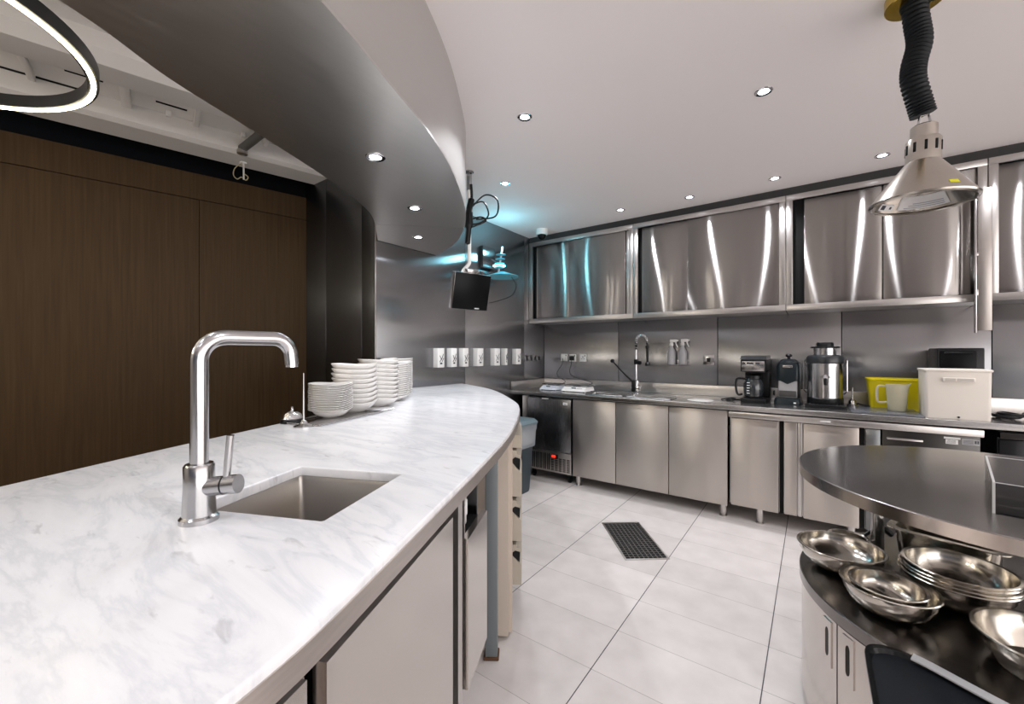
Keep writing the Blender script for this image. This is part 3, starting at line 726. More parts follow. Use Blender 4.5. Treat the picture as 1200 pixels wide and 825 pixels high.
# refrigerated counter unit
rf = thing('counter_unit', 'steel two-door counter unit between the sink cabinet and the dark fridge', 'cabinet', (-.13, 4.05, 0))
MB().box(-.548, .37, 3.775, 4.35, .125, .875).build('cabinet_body', ST_SATIN, rf)
MB().box(-.549, .835, 3.69, 3.775, .832, .876, .004).build('top_fascia', ST_SATIN, rf)
lab(MB().box(.04, .10, 3.687, 3.6905, .849, .860).build('sticker', LABELW, rf), 'small white sticker')
for a, b in ((-.538, -.212), (-.060, .258)):
    MB().box(a, b, 3.735, 3.772, .12, .822, .006).build('door', ST_BASE, rf)
for a in (-.212, .258):
    MB().box(a + .004, a + .03, 3.76, 3.776, .12, .822).build('door_grip_slot', PITCH, rf)
MB().box(-.178, -.098, 3.738, 3.776, .125, .822, .003).build('post', ST_BASE, rf)
MB().box(-.092, -.068, 3.742, 3.776, .125, .822, .003).build('post', ST_SATIN, rf)
MB().box(.292, .368, 3.738, 3.776, .125, .822, .003).build('post', ST_DARK, rf)
for x in (-.34, .22):
    leg(rf, x, 3.79, .122); leg(rf, x, 4.28, .122)
kf = thing('undercounter_fridge', 'dark fronted fridge behind the round table with two printed labels', 'fridge', (.60, 4.05, 0))
DFR = steel('dark_fridge_front', (.075, .072, .07), .3, 0, 'Z', 0, 0, 1, (90, 90, 3))
MB().box(.375, .832, 3.78, 4.35, .02, .875).build('cabinet_body', BLACK, kf)
d2 = MB().box(.378, .830, 3.745, 3.778, .10, .826, .004).build('door', DFR, kf)
MB().box(.40, .575, 3.722, 3.747, .765, .778, .003).build('handle', ST_SATIN, d2)
for a, b, z0, z1 in ((.672, .745, .800, .812), (.680, .735, .768, .797), (.752, .828, .772, .808)):
    MB().box(a, b, 3.7435, 3.7455, z0, z1).build('label_plate', LABELW if a < .75 else plain('grey_label', (.42, .42, .43), .5), d2)
pr = MB()
for k in range(4): pr.box(.683 + .002 * k, .725, 3.7428, 3.7436, .773 + k * .006, .775 + k * .006)
for k in range(4): pr.box(.757, .80, 3.7428, 3.7436, .777 + k * .007, .7795 + k * .007)
pr.box(.806, .814, 3.7428, 3.7436, .782, .800).box(.817, .824, 3.7428, 3.7436, .782, .800)
pr.build('label_print', INK, d2)
k2 = thing('undercounter_fridge', 'dark cabinet at the right edge of the photo, beside the black gap', 'fridge', (1.25, 4.05, 0))
MB().box(.90, 1.70, 3.75, 4.35, .02, .875).build('cabinet_body', BLACK, k2)
MB().box(.90, 1.70, 3.70, 3.75, .835, .872, .003).build('top_fascia', DFR, k2)
MB().box(.905, 1.04, 3.735, 3.752, .10, .825, .003).build('door', BLACK, k2)
MB().box(1.05, 1.69, 3.735, 3.752, .10, .825, .003).build('door', DFR, k2)

# upper cabinets
UZ0, UZ1, UF = 1.688, 2.635, 4.07
def upper(x0, x1, split, gapL, label, gapR=0.0):
    t = thing('wall_cabinet', label, 'cabinet', ((x0 + x1) / 2, 4.23, UZ0))
    m = MB()
    m.box(x0, x1, UF, UF + .03, UZ1 - .045, UZ1, .002).box(x0, x1, UF, UF + .03, UZ0, UZ0 + .05, .002)
    m.box(x0, x0 + .045, UF, UF + .03, UZ0 + .05, UZ1 - .045, .002).box(x1 - .045, x1, UF, UF + .03, UZ0 + .05, UZ1 - .045, .002)
    m.build('face_frame', ST_SATIN, t)
    MB().box(x0 + .002, x1 - .002, UF + .052, YB - .008, UZ0 + .005, UZ1 - .002).build('cabinet_box', PITCH, t)
    MB().box(x0 + .002, x1 - .002, UF + .002, YB - .008, UZ0, UZ0 + .005).build('bottom_panel', ST_SATIN, t)
    a, b = x0 + .047, x1 - .047
    MB().box(a + gapL, split + .03, UF + .034, UF + .048, UZ0 + .052, UZ1 - .047, .001).build('sliding_door', ST_DOOR, t)
    MB().box(split, b - gapR, UF + .016, UF + .030, UZ0 + .052, UZ1 - .047, .001).build('sliding_door', ST_DOOR, t)
    if gapR: MB().box(b - gapR + .008, b, UF + .018, UF + .028, UZ0 + .052, UZ1 - .047, .001).build('stop_strip', ST_SATIN, t)
    return t
upper(-2.715, -1.464, -2.20, .035, 'first steel wall cabinet, in the corner by the dome camera', .035)
upper(-1.460, -.184, -.95, .03, 'second steel wall cabinet, above the rinse tap and spray bottles')
upper(-.180, .935, .42, .075, 'third steel wall cabinet, behind the cone heat lamp')
upper(.939, 2.05, 1.5, .0, 'fourth steel wall cabinet, cut by the right edge of the photo')
for ch in bpy.data.objects:
    pass
# narrow upright steel plate hanging in front of the third cabinet
hp = thing('hanging_steel_plate', 'narrow upright steel plate hanging in front of the third wall cabinet', 'plate', (.885, 4.03, 1.49))
MB().box(.872, .935, 3.985, 4.066, 1.49, 2.42, .003).build('plate', steel('hanging_plate_steel', (.40, .37, .35), .34), hp)
MB().box(.855, .866, 3.975, 3.99, 1.475, 2.35, .002).build('edge_rail', ST_TAP, hp)
MB().box(.860, .874, 3.98, 3.995, 1.72, 1.76, .003).box(.860, .874, 3.98, 3.995, 1.98, 2.0, .003).build('clip', BRASS if False else ST_SATIN, hp)
lab(MB().box(.835, .858, 3.975, 3.985, 1.82, 1.99, .006).build('clip_grip', ACRYL, hp), 'clear plastic clip')

# ------------------------------------------------------------------ wall sockets, rinse tap, bottles
YS = YB - .006
def socket(u, v, label, plug):
    p = on_y(u, v, YS)
    t = thing('wall_socket', label, 'socket', (p.x, YS, p.z), 0, 'white sockets over the scales')
    MB().box(-.043, .043, -.010, 0, -.043, .043, .003).build('face_plate', WHITEPL, t, world=False)
    MB().box(-.006, .006, -.0115, -.0095, .005, .018).box(-.018, -.008, -.0115, -.0095, -.014, -.006).box(.008, .018, -.0115, -.0095, -.014, -.006).box(.02, .032, -.013, -.0095, .018, .034, .001).build('pin_holes', INK, t, world=False)
    if plug:
        pl = MB().box(-.026, .026, -.045, -.010, -.028, .024, .006).build('plug', WHITEPL if plug == 'w' else BLACK, t, world=False)
    return p
s1 = socket(661.5, 419, 'wall socket with a white plug, first of the three over the scales', 'w')
s2 = socket(671.5, 419.5, 'wall socket with a black plug, middle of the three over the scales', 'b')
s3 = socket(683.5, 419.5, 'empty white wall socket, last of the three over the scales', None)
p = on_y(831, 422, YS)
t = thing('wall_socket', 'brushed metal wall socket right of the spray bottles', 'socket', (p.x, YS, p.z))
MB().box(-.05, .05, -.010, 0, -.05, .05, .003).build('face_plate', ST_TAP, t, world=False)
MB().box(-.016, .016, -.030, -.010, -.018, .024, .004).build('rocker', BLACK, t, world=False)

def scale(x, y, w, label, mat):
    t = thing('kitchen_scale', label, 'scale', (x, y, CZ))
    h = .052
    R = [[(x - w / 2, y - .115, CZ + .008), (x + w / 2, y - .115, CZ + .008), (x + w / 2, y + .12, CZ + .008), (x - w / 2, y + .12, CZ + .008)],
         [(x - w / 2 + .004, y - .105, CZ + .022), (x + w / 2 - .004, y - .105, CZ + .022), (x + w / 2 - .004, y + .12, CZ + .022), (x - w / 2 + .004, y + .12, CZ + .022)],
         [(x - w / 2 + .012, y - .06, CZ + h), (x + w / 2 - .012, y - .06, CZ + h), (x + w / 2 - .012, y + .115, CZ + h), (x - w / 2 + .012, y + .115, CZ + h)]]
    b = MB().rings(R).build('body', mat, t)
    M_ = Matrix.Translation((x, y - .084, CZ + .0385)) @ Matrix.Rotation(math.radians(33.7), 4, 'X')
    m = MB(); m.box(-.028, .026, -.001, .0012, -.010, .010, .0005, M_ @ Matrix.Rotation(math.radians(0), 4, 'X')); m.build('display', INK, b)
    m = MB()
    for k in range(5): m.box(.034 + k * .012, .042 + k * .012, -.001, .0012, -.006, .004, .0005, M_)
    m.build('buttons', plain('red_buttons' if k else 'x', (.45, .12, .12), .5), b)
    MB().box(x - w / 2 - .004, x + w / 2 + .004, y - .055, y + .12, CZ + h + .010, CZ + h + .018, .004).build('weighing_plate', ST_TAP, t)
    MB().box(x - .04, x + .04, y - .03, y + .07, CZ + h, CZ + h + .011).build('plate_support', BLACK, t)
    for dx in (-1, 1):
        for dy in (-1, 1):
            MB().cyl((x + dx * (w / 2 - .02), y + dy * .09, CZ), (x + dx * (w / 2 - .02), y + dy * .09, CZ + .009), .010, seg=12).build('foot', BLACK, t)
    return t
scale(-2.375, 4.03, .20, 'smaller white kitchen scale, next to the left wall', plain('pale_blue_white_plastic', (.62, .66, .72), .4))
scale(-2.055, 4.02, .28, 'larger white kitchen scale with a steel plate, right of the smaller one', WHITEPL)
MB().tube(catmull([Vector((s1.x, YS - .045, s1.z - .01)), Vector((s1.x, YS - .06, s1.z - .08)), Vector((s1.x - .07, YS - .06, s1.z - .2)), Vector((-2.36, 4.30, CZ + .08)), Vector((-2.375, 4.2, CZ + .05)), Vector((-2.375, 4.151, CZ + .03))], 8), .004, 8).build('power_cord', BLACK)
tag(bpy.data.objects['power_cord'], 'thin cord hanging from the white plug to the smaller scale', 'cord')
c2 = MB().tube(catmull([Vector((s2.x, YS - .045, s2.z - .01)), Vector((s2.x + .01, YS - .06, s2.z - .06)), Vector((s2.x - .0, YS - .05, s2.z - .2)), Vector((-2.02, 4.30, CZ + .08)), Vector((-2.05, 4.2, CZ + .05)), Vector((-2.055, 4.141, CZ + .03))], 8), .004, 8).build('power_cord', BLACK)
tag(c2, 'thin cord hanging from the black plug to the larger scale', 'cord')

rp = Vector((-1.455, 4.14, CZ))
rt = thing('rinse_tap', 'coiled pre-rinse tap with a black lever and spray head at the sink', 'tap', rp)
MB().lathe([(.036, 0), (.036, .008), (.024, .014), (.024, .10), (.028, .104), (.028, .135), (.02, .142)], rp, 28).box(rp.x - .05, rp.x + .05, rp.y - .028, rp.y + .028, rp.z + .03, rp.z + .085, .012).build('body', CHROME, rt)
MB().box(rp.x - .035, rp.x + .005, rp.y - .05, rp.y - .02, rp.z + .02, rp.z + .14, .01).build('valve_cover', BLACK, rt)
lv = MB().tube([rp + Vector((-.02, -.035, .12)), rp + Vector((-.11, -.06, .21)), rp + Vector((-.215, -.08, .325))], [.010, .008, .008], 10).sphere(rp + Vector((-.22, -.081, .332)), .022).build('lever', BLACK, rt)
MB().cyl(rp + Vector((0, 0, .13)), rp + Vector((0, 0, .50)), .0085, seg=14).build('riser', CHROME, rt)
cl = MB().cyl(rp + Vector((0, 0, .30)), rp + Vector((0, 0, .35)), .022, seg=16).cyl(rp + Vector((.0, -.0, .322)), rp + Vector((.05, -.03, .315)), .022, .02, 14).build('wall_clamp', BLACK, rt)
arc = [rp + Vector((.058 - .058 * math.cos(a), -.01 * (1 - math.cos(a)), .53 + .062 * math.sin(a))) for a in [PI * i / 14 for i in range(15)]]
arc = [rp + Vector((0, 0, .45)), rp + Vector((0, 0, .50))] + arc + [arc[-1] + Vector((.004, -.004, -.05))]
hose = catmull(arc, 4)
MB().tube(hose, .010, 10).build('hose', BLACK, rt)
n_ = len(hose); coil = []
for i in range(n_ * 10):
    f = i / 10; k = min(int(f), n_ - 2); q = hose[k].lerp(hose[k + 1], f - k); tdir = (hose[k + 1] - hose[k]).normalized()
    yv = Vector((0, 1, 0)); nv_ = tdir.cross(yv).normalized(); a = f * 2.6
    coil.append(q + (nv_ * math.cos(a) + yv * math.sin(a)) * .015)
MB().tube(coil, .0028, 6).build('coil_spring', CHROME, rt)
he = hose[-1]
MB().tube([he, he + Vector((.004, -.004, -.05)), he + Vector((.006, -.01, -.16))], [.012, .014, .012], 14).build('spray_handle', BLACK, rt)
MB().lathe([(.016, 0), (.024, .004), (.024, .028), (.014, .04)], he + Vector((.006, -.01, -.195)), 18).build('spray_head', BLACK, rt)
MB().lathe([(.017, 0), (.021, .006), (.017, .03)], he + Vector((0, 0, -.02)), 18).build('collar', BLACK, rt)

def spray(u, label):
    p = on_y(u, 427, YB - .05); z = p.z
    t = thing('spray_bottle', label, 'bottle', (p.x, YB - .05, z), 0, 'spray bottles hung on the back wall')
    MB().lathe([(.036, 0), (.040, .004), (.040, .02), (.041, .11), (.038, .13), (.022, .165), (.016, .175), (.016, .195)], (0, 0, 0), 24).build('bottle', MILKY, t, world=False)
    MB().lathe([(.019, .192), (.019, .215), (.014, .218)], (0, 0, 0), 20).box(-.016, .052, -.013, .013, .225, .255, .006).cyl((.05, 0, .243), (.066, 0, .243), .009, .007, 10).box(-.012, .012, -.011, .011, .212, .23, .002).build('spray_top', WHITEPL, t, world=False)
    MB().tube([(.040, 0, .228), (.046, 0, .205), (.060, 0, .175)], [.007, .006, .005], 8).build('trigger', WHITEPL, t, world=False)
    return p
a_ = spray(787, 'milky spray bottle on the back wall, the one nearer the rinse tap')
b_ = spray(800, 'milky spray bottle on the back wall, the one nearer the metal socket')
cr = thing('bottle_shelf', 'thin steel wall bracket carrying the two spray bottles', 'bracket', ((a_.x + b_.x) / 2, YB - .05, a_.z - .004))
MB().box(a_.x - .05, b_.x + .05, YB - .095, YB - .006, a_.z - .004, a_.z, .001).box(a_.x - .05, b_.x + .05, YB - .012, YB - .006, a_.z - .004, a_.z + .05, .001).build('bracket', ST_TAP, cr)

# ------------------------------------------------------------------ appliances on the worktop
cm = thing('coffee_maker', 'black drip coffee maker with a glass jug, left of the grinder', 'coffee maker', (-.40, 4.10, CZ), math.radians(-4))
def LB(x0, x1, y0, y1, z0, z1, bev=.004, m=None): return (m or MB()).box(x0, x1, y0, y1, z0, z1, bev)
MB().box(-.095, .095, -.13, .13, 0, .035, .010).lathe([(.072, .035), (.075, .042), (.07, .044)], (-.008, -.045, 0), 28).build('base', BLACK, cm, world=False)
MB().box(-.09, .095, .045, .13, .03, .36, .012).build('tower', BLACK, cm, world=False)
hd_ = MB().box(-.095, .095, -.115, .13, .255, .365, .012).build('brew_head', BLACK, cm, world=False)
fp_ = MB().box(-.085, .085, -.121, -.112, .265, .348, .003).build('control_panel', ST_TAP, hd_, world=False)
MB().box(-.045, .005, -.1235, -.1205, .322, .338).box(.02, .05, -.1235, -.1205, .322, .338).box(-.075, -.055, -.1235, -.1205, .322, .338).build('display', INK, fp_, world=False)
MB().rings([[(-.098, -.118, .362), (.098, -.118, .362), (.098, .132, .362), (-.098, .132, .362)], [(-.092, -.09, .392), (.09, -.09, .392), (.09, .128, .396), (-.092, .128, .396)]]).build('lid', DARKGLASS, cm, world=False)
jg = MB().lathe([(.060, .044), (.068, .052), (.076, .10), (.074, .15), (.062, .185), (.056, .20), (.053, .20), (.059, .183), (.071, .148), (.073, .10), (.065, .054), (.001, .048)], (-.008, -.048, 0), 32).build('glass_jug', DARKGLASS, cm, world=False)
MB().lathe([(.058, .195), (.062, .20), (.060, .225), (.02, .24), (.001, .24)], (-.008, -.048, 0), 28).build('jug_lid', BLACK, jg, world=False)
MB().tube(catmull([Vector(q) for q in ((-.065, -.07, .195), (-.115, -.095, .20), (-.13, -.10, .17), (-.128, -.10, .10), (-.115, -.09, .06), (-.085, -.08, .065))], 6), .0095, 10).build('jug_handle', BLACK, jg, world=False)
tk = MB()
for k in range(5): tk.box(-.044, -.022, -.1218, -.1195, .075 + k * .022, .081 + k * .022)
tk.build('level_marks', LABELW, jg, world=False)
cw = MB().tube(catmull([Vector(q) for q in ((-.505, 4.16, CZ + .005), (-.56, 4.10, CZ + .006), (-.62, 4.06, CZ + .006), (-.60, 4.02, CZ + .008), (-.55, 4.05, CZ + .02), (-.58, 4.09, CZ + .02), (-.66, 4.05, CZ + .006))], 6), .0055, 8).build('power_cord', BLACK)
tag(cw, 'black cord bunched on the worktop left of the coffee maker', 'cord')

gr = thing('coffee_grinder', 'dark blue-black grinder with a round knob lid, between coffee maker and juicer', 'grinder', (-.165, 4.10, CZ), math.radians(-3))
GB = plain('dark_teal_plastic', (.007, .013, .017), .3, 0, .35)
MB().rings([[(x, y, z) for x, y in rounded(-.092 * k, .092 * k, -.12 * k, .11 * k, .03)] for z, k in ((0, 1), (.02, 1.0), (.05, .93), (.052, .5))]).build('base', GB, gr, world=False)
MB().box(-.075, .078, .005, .10, .04, .20, .012).rings([[(x, y, z) for x, y in rounded(-.078 * k, .082 * k, -.075 * k, .10 * k, .03)] for z, k in ((.19, .98), (.22, 1), (.31, .98), (.335, .90))]).rings([[(-.07, -.072, .20), (.07, -.072, .20), (.07, -.02, .20), (-.07, -.02, .20)], [(-.004, -.074, .165), (.004, -.074, .165), (.004, -.02, .165), (-.004, -.02, .165)]]).build('housing', GB, gr, world=False)
MB().box(-.064, .064, -.066, .004, .053, .205, .008).build('ground_coffee_box', plain('frosted_box', (.50, .49, .50), .25, 0, .5, .2), gr, world=False)
MB().box(-.058, .058, -.068, -.064, .06, .11, .004).build('coffee_level', plain('smoky_grounds', (.06, .055, .055), .6), gr, world=False)
MB().lathe([(.075, .332), (.078, .338), (.068, .348), (.055, .362), (.03, .37)], (.002, .01, 0), 32).build('hopper_lid', DARKGLASS, gr, world=False)
MB().lathe([(.012, .366), (.010, .38), (.022, .386), (.024, .40), (.016, .41), (.001, .412)], (.002, .01, 0), 24).build('knob', BLACK, gr, world=False)
MB().box(-.034, .034, -.0775, -.074, .298, .318, .002).build('badge', ST_TAP, gr, world=False)
MB().lathe([(.02, 0), (.022, .004), (.018, .012)], (0, 0, 0), 18, Matrix.Translation((-.09, -.04, .085)) @ Matrix.Rotation(-PI / 2, 4, 'Y')).build('dial', BLACK, gr, world=False)
MB().box(.045, .062, -.121, -.112, .012, .024, .001).build('sticker', LABELW, gr, world=False)

jc = thing('juicer', 'tall round steel juicer with a black collar and feed-tube cap', 'juicer', (.075, 4.06, CZ))
MB().box(-.128, .128, -.165, .10, 0, .012, .005).rings([[(x, y, z) for x, y in rounded(-.128, .128, -.165, -.02, .03)] for z in (.010, .022)] , True, True).build('drip_base', BLACK, jc, world=False)
m = MB()
for k in range(9): m.box(-.10 + k * .0235, -.09 + k * .0235, -.15, -.06, .0215, .0245)
m.build('drip_grid', plain('dark_grey_rubber', (.05, .05, .055), .5), jc, world=False)
MB().lathe([(.112, .01), (.116, .02), (.116, .065), (.110, .072)], (0, 0, 0), 48).build('foot_collar', BLACK, jc, world=False)
MB().lathe([(.110, .068), (.113, .072), (.113, .338), (.108, .342)], (0, 0, 0), 56).build('steel_drum', ST_BOWL if False else ST_TAP, jc, world=False)
MB().lathe([(.114, .336), (.122, .342), (.124, .372), (.116, .392), (.085, .402), (.06, .404)], (0, 0, 0), 48).build('bowl_collar', plain('grey_black_plastic', (.022, .024, .027), .3), jc, world=False)
MB().lathe([(.074, .40), (.074, .455), (.072, .457)], (0, 0, 0), 40).build('feed_tube', ST_TAP, jc, world=False)
MB().lathe([(.092, .455), (.094, .460), (.092, .467), (.056, .468), (.056, .490), (.050, .500), (.002, .500)], (0, 0, 0), 40).build('pusher_cap', BLACK, jc, world=False)
MB().rings([[(x, -.1145, z) for x, z in ((-.034, .232), (-.010, .252), (0, .258), (.010, .252), (.034, .232), (.012, .226), (.012, .20), (-.012, .20), (-.012, .226))], [(x, -.108, z) for x, z in ((-.034, .232), (-.010, .252), (0, .258), (.010, .252), (.034, .232), (.012, .226), (.012, .20), (-.012, .20), (-.012, .226))]]).cyl((0, -.108, .236), (0, -.155, .22), .015, .013, 16).build('spout', CHROME, jc, world=False)
MB().cyl((0, -.150, .224), (0, -.152, .175), .013, .011, 14).build('spout_nozzle', BLACK, jc, world=False)
MB().tube([(-.118, .02, .36), (-.135, .0, .36), (-.135, -.0, .12), (-.118, .02, .10)], .005, 8).build('locking_arm', ST_TAP, jc, world=False)
MB().tube([(.118, .02, .36), (.135, .0, .36), (.135, -.0, .12), (.118, .02, .10)], .005, 8).build('locking_arm', ST_TAP, jc, world=False)

mt2 = MB().box(.215, .585, 3.715, 4.10, CZ, CZ + .012, .003).build('cutting_mat', plain('dark_slate_mat', (.10, .105, .12), .22))
tag(mt2, 'flat dark mat on the worktop in front of the yellow tub', 'mat')
fn = thing('steel_funnel', 'small upturned steel funnel with a thin stem beside the yellow tub', 'funnel', (.245, 4.13, CZ + .0))
MB().lathe([(.034, 0), (.034, .02), (.028, .024), (.024, .05), (.008, .062), (.005, .15), (.004, .15)], (0, 0, 0), 28).build('cone', ST_TAP, fn, world=False)
MB().tube([(.03, 0, .03), (.065, -.02, .02), (.10, -.03, .012)], .007, 8).build('handle', BLACK, fn, world=False)
yt = thing('storage_tub', 'bright yellow plastic tub behind the clear jug', 'tub', (.505, 4.19, CZ))
def yr(hx, hy, z, r=.03): return [(x, y, z) for x, y in rounded(-hx, hx, -hy, hy, r)]
MB().rings([yr(.150, .075, 0), yr(.153, .078, .004), yr(.172, .098, .215), yr(.176, .106, .217), yr(.176, .106, .228), yr(.166, .092, .228), yr(.148, .072, .01)]).build('tub', YELLOW, yt, world=False)
jm = thing('measuring_jug', 'cloudy clear plastic measuring jug in front of the yellow tub', 'jug', (.475, 3.935, CZ + .012))
def jr(k, z): return [(.056 * k * math.cos(a), .056 * k * math.sin(a), z) for a in [2 * PI * i / 36 for i in range(36)]]
spt = []
for j in range(36):
    a = 2 * PI * j / 36; k = 1.12 + .22 * max(0, math.cos(a)) ** 12
    spt.append((.056 * k * math.cos(a), .056 * k * math.sin(a), .185 + .012 * max(0, math.cos(a)) ** 12))
MB().rings([jr(.84, 0), jr(.88, .004), jr(1.06, .165), spt, [(x * .96, y * .96, z) for x, y, z in spt], jr(1.02, .163), jr(.84, .006)]).build('jug_body', CLEARPL, jm, world=False)
MB().tube(catmull([Vector(q) for q in ((-.058, 0, .17), (-.092, 0, .172), (-.105, 0, .15), (-.104, 0, .08), (-.095, 0, .055), (-.05, 0, .06))], 6), .007, 10).build('handle', CLEARPL, jm, world=False)
ib = thing('flip_lid_bin', 'ivory plastic box with a handle slot and thin lid on the worktop', 'box', (.738, 3.88, CZ))
def ir(hx, y0, y1, z, r=.02): return [(x, y, z) for x, y in rounded(-hx, hx, y0, y1, r)]
MB().rings([ir(.146, -.105, .105, 0), ir(.147, -.106, .106, .004), ir(.150, -.108, .108, .292), ir(.150, -.108, .108, .30)]).build('box_body', IVORY, ib, world=False)
MB().rings([ir(.153, -.113, .112, .301, .012), ir(.154, -.114, .113, .304, .012), ir(.154, -.114, .113, .312, .012), ir(.150, -.11, .11, .315, .012)]).build('lid', plain('ivory_lid', (.78, .73, .67), .4), ib, world=False)
hb = MB().box(-.068, .075, -.128, -.106, .236, .262, .004).build('handle', IVORY, ib, world=False)
MB().box(-.058, -.012, -.1295, -.126, .2405, .258).box(-.006, .066, -.1295, -.126, .2405, .258).build('grip_recess', plain('ivory_recess', (.5, .46, .42), .5), hb, world=False)
MB().lathe([(.006, 0), (.006, .004), (.003, .006)], (0, 0, 0), 14, Matrix.Translation((.005, -.106, .012)) @ Matrix.Rotation(PI / 2, 4, 'X')).build('latch_pin', BLACK, ib, world=False)
ov = thing('countertop_oven', 'black glossy appliance mostly hidden behind the ivory box', 'oven', (.80, 4.22, CZ))
MB().box(.700, .925, 4.08, 4.36, CZ + .015, CZ + .452, .008).build('housing', BLACK, ov)
dg_ = MB().box(.712, .885, 4.066, 4.082, CZ + .05, CZ + .435, .004).build('glass_door', SCREEN, ov)
MB().cyl((.73, 4.045, CZ + .42), (.865, 4.045, CZ + .42), .006, seg=12).build('door_handle', BLACK, dg_)
for x in (.72, .905):
    for y in (4.10, 4.34): MB().cyl((x, y, CZ), (x, y, CZ + .017), .012, seg=12).build('foot', BLACK, ov)
hc_ = MB().tube(catmull([Vector((.98 + .045 * math.cos(a) + .02 * i / 10, 3.98 + .10 * math.sin(a), CZ + .012 + .004 * i / 4)) for i, a in enumerate([k * .55 for k in range(24)])], 4), .011, 10).build('black_hose', BLACK)
tag(hc_, 'coiled black hose on the worktop right of the ivory box', 'hose')
# ================================================================== left wall fittings
def dispenser(u0, u1, v0, v1, label):
    a = on_x(u0, 412.5, XL).y; b = on_x(u1, 412.5, XL + .062).y
    w = b - a; D = (on_x((u0 + u1) / 2, 412.5, XL + .03)); k = D.y * CT - D.x * ST
    z1 = HC + (412.5 - v0) * k / F; z0 = HC + (412.5 - v1) * k / F
    ym = a + w * .5; hw = w * .5 - .001
    t = thing('wall_dispenser', label, 'dispenser', (XL, ym, z0), 0, 'white dispensers on the steel wall')
    h = z1 - z0
    MB().box(0, .062, -hw, hw, 0, h, .004).build('housing', WHITEPL, t, world=False)
    m = MB()
    def stroke(y0, z0_, y1, z1_, th=.006):
        d = Vector((0, y1 - y0, z1_ - z0_)).normalized(); n = Vector((0, -d.z, d.y)) * th / 2
        m.rings([[(x, y0 + n.y, z0_ + n.z), (x, y0 - n.y, z0_ - n.z), (x, y1 - n.y, z1_ - n.z), (x, y1 + n.y, z1_ + n.z)] for x in (.0615, .0632)])
    stroke(-.4 * hw, h * .62, .05 * hw, h * .40); stroke(.05 * hw, h * .40, .7 * hw, h * .70); stroke(-.45 * hw, h * .28, .5 * hw, h * .58); stroke(.3 * hw, h * .30, .75 * hw, h * .5)
    m.box(.0615, .0635, -.35 * hw, .30 * hw, h * .17, h * .25)
    m.build('marking', INK, t, world=False)
    MB().cyl((.03, hw, h * .5), (.03, hw + .018, h * .5), .007, .006, 10).build('nozzle', WHITEPL, t, world=False)
E = [(507.3, 521, 408, 430.6, 'first white dispenser on the steel wall, nearest the plate stacks'),
     (523.3, 535.7, 408, 430, 'second white dispenser on the steel wall from the plate stacks'),
     (537.3, 549.3, 408, 429.6, 'third white dispenser on the steel wall, left of the sheet joint'),
     (554, 566.7, 408.2, 429, 'fourth white dispenser on the steel wall, right of the sheet joint'),
     (574.3, 586.2, 408.3, 428.4, 'fifth white dispenser on the steel wall, touching the sixth'),
     (587, 594.8, 408.4, 427.8, 'sixth white dispenser on the steel wall, touching the fifth'),
     (600, 610.7, 408.7, 426.8, 'last white dispenser on the steel wall, nearest the small switches')]
for e in E: dispenser(*e)
for i, (u, w_) in enumerate(((616.5, 'nearest the white dispensers'), (621.7, 'second from the dispensers'), (626.3, 'third from the dispensers'), (630.5, 'nearest the wall corner'))):
    p = on_x(u, 420, XL)
    t = thing('wall_switch', 'small metal wall switch, ' + w_, 'switch', (XL, p.y, p.z), 0, 'small metal switches by the corner')
    MB().box(0, .012, -.030, .030, -.04, .04, .003).build('face_plate', ST_TAP, t, world=False)
    MB().box(.012, .020, -.012, .012, -.024, .02, .003).build('rocker', BLACK, t, world=False)

# monitor on its ceiling pole
mp_ = Vector((-2.08, 2.31, 0))
mo = thing('monitor', 'black screen tilted on a white pole hanging from the ceiling', 'monitor', (mp_.x, mp_.y, ZC))
MB().lathe([(.035, -.006), (.035, 0)], (0, 0, 0), 24).box(-.014, .014, -.014, .014, -.14, -.004, .002).build('ceiling_plate', ST_TAP, mo, world=False)
pole = catmull([Vector(q) for q in ((0, 0, -.10), (0, 0, -.4), (0, 0, -.64), (-.002, -.002, -.69), (-.025, -.03, -.735), (-.03, -.04, -.76))], 6)
MB().tube(pole, .0135, 14).build('pole', WHITEPL, mo, world=False)
Mm = Matrix.Translation((-.005, .01, -.895)) @ Matrix.Rotation(math.radians(73), 4, 'Z') @ Matrix.Rotation(math.radians(14), 4, 'X')
hs = MB().box(-.155, .155, -.03, .03, -.135, .135, .006, Mm).build('housing', ST_TAP, mo, world=False)
MB().box(-.153, .153, -.0325, -.029, -.133, .133, .002, Mm).build('screen', SCREEN, hs, world=False)
MB().box(.04, .08, -.0335, -.032, -.125, -.118, .0005, Mm).build('badge', LABELW, hs, world=False)
MB().box(-.05, .05, -.02, .028, .13, .165, .004, Mm).cyl((.07, 0, .15), (.10, .01, .15), .012, seg=10, M=Mm).build('bracket', ST_TAP, mo, world=False)
cbm = MB().tube(catmull([mp_ + Vector(q) for q in ((.018, .0, 2.60), (.02, .004, 2.5), (.012, -.016, 2.40), (.012, -.018, 2.28), (.0, -.02, 2.15))], 8), [.010] * 9 + [.024] * 8 + [.030] * 8 + [.020] * 7 + [.006], 12)
cbm.tube(catmull([mp_ + Vector(q) for q in ((.01, .0, 2.42), (.10, .06, 2.52), (.18, .11, 2.48), (.17, .10, 2.36), (.05, .02, 2.34))], 8), .006, 8)
cbm.tube(catmull([mp_ + Vector(q) for q in ((.01, .0, 2.44), (.09, .05, 2.47), (.12, .08, 2.38), (.08, .05, 2.32), (.02, .0, 2.30))], 8), .006, 8)
cbm.tube(catmull([mp_ + Vector(q) for q in ((.0, .0, 2.34), (.07, .05, 2.36), (.10, .07, 2.33), (.03, .0, 2.28))], 8), .006, 8)
tag(cbm.build('cable_bundle', BLACK), 'black cable bundle with loops tied to the monitor pole', 'cable')

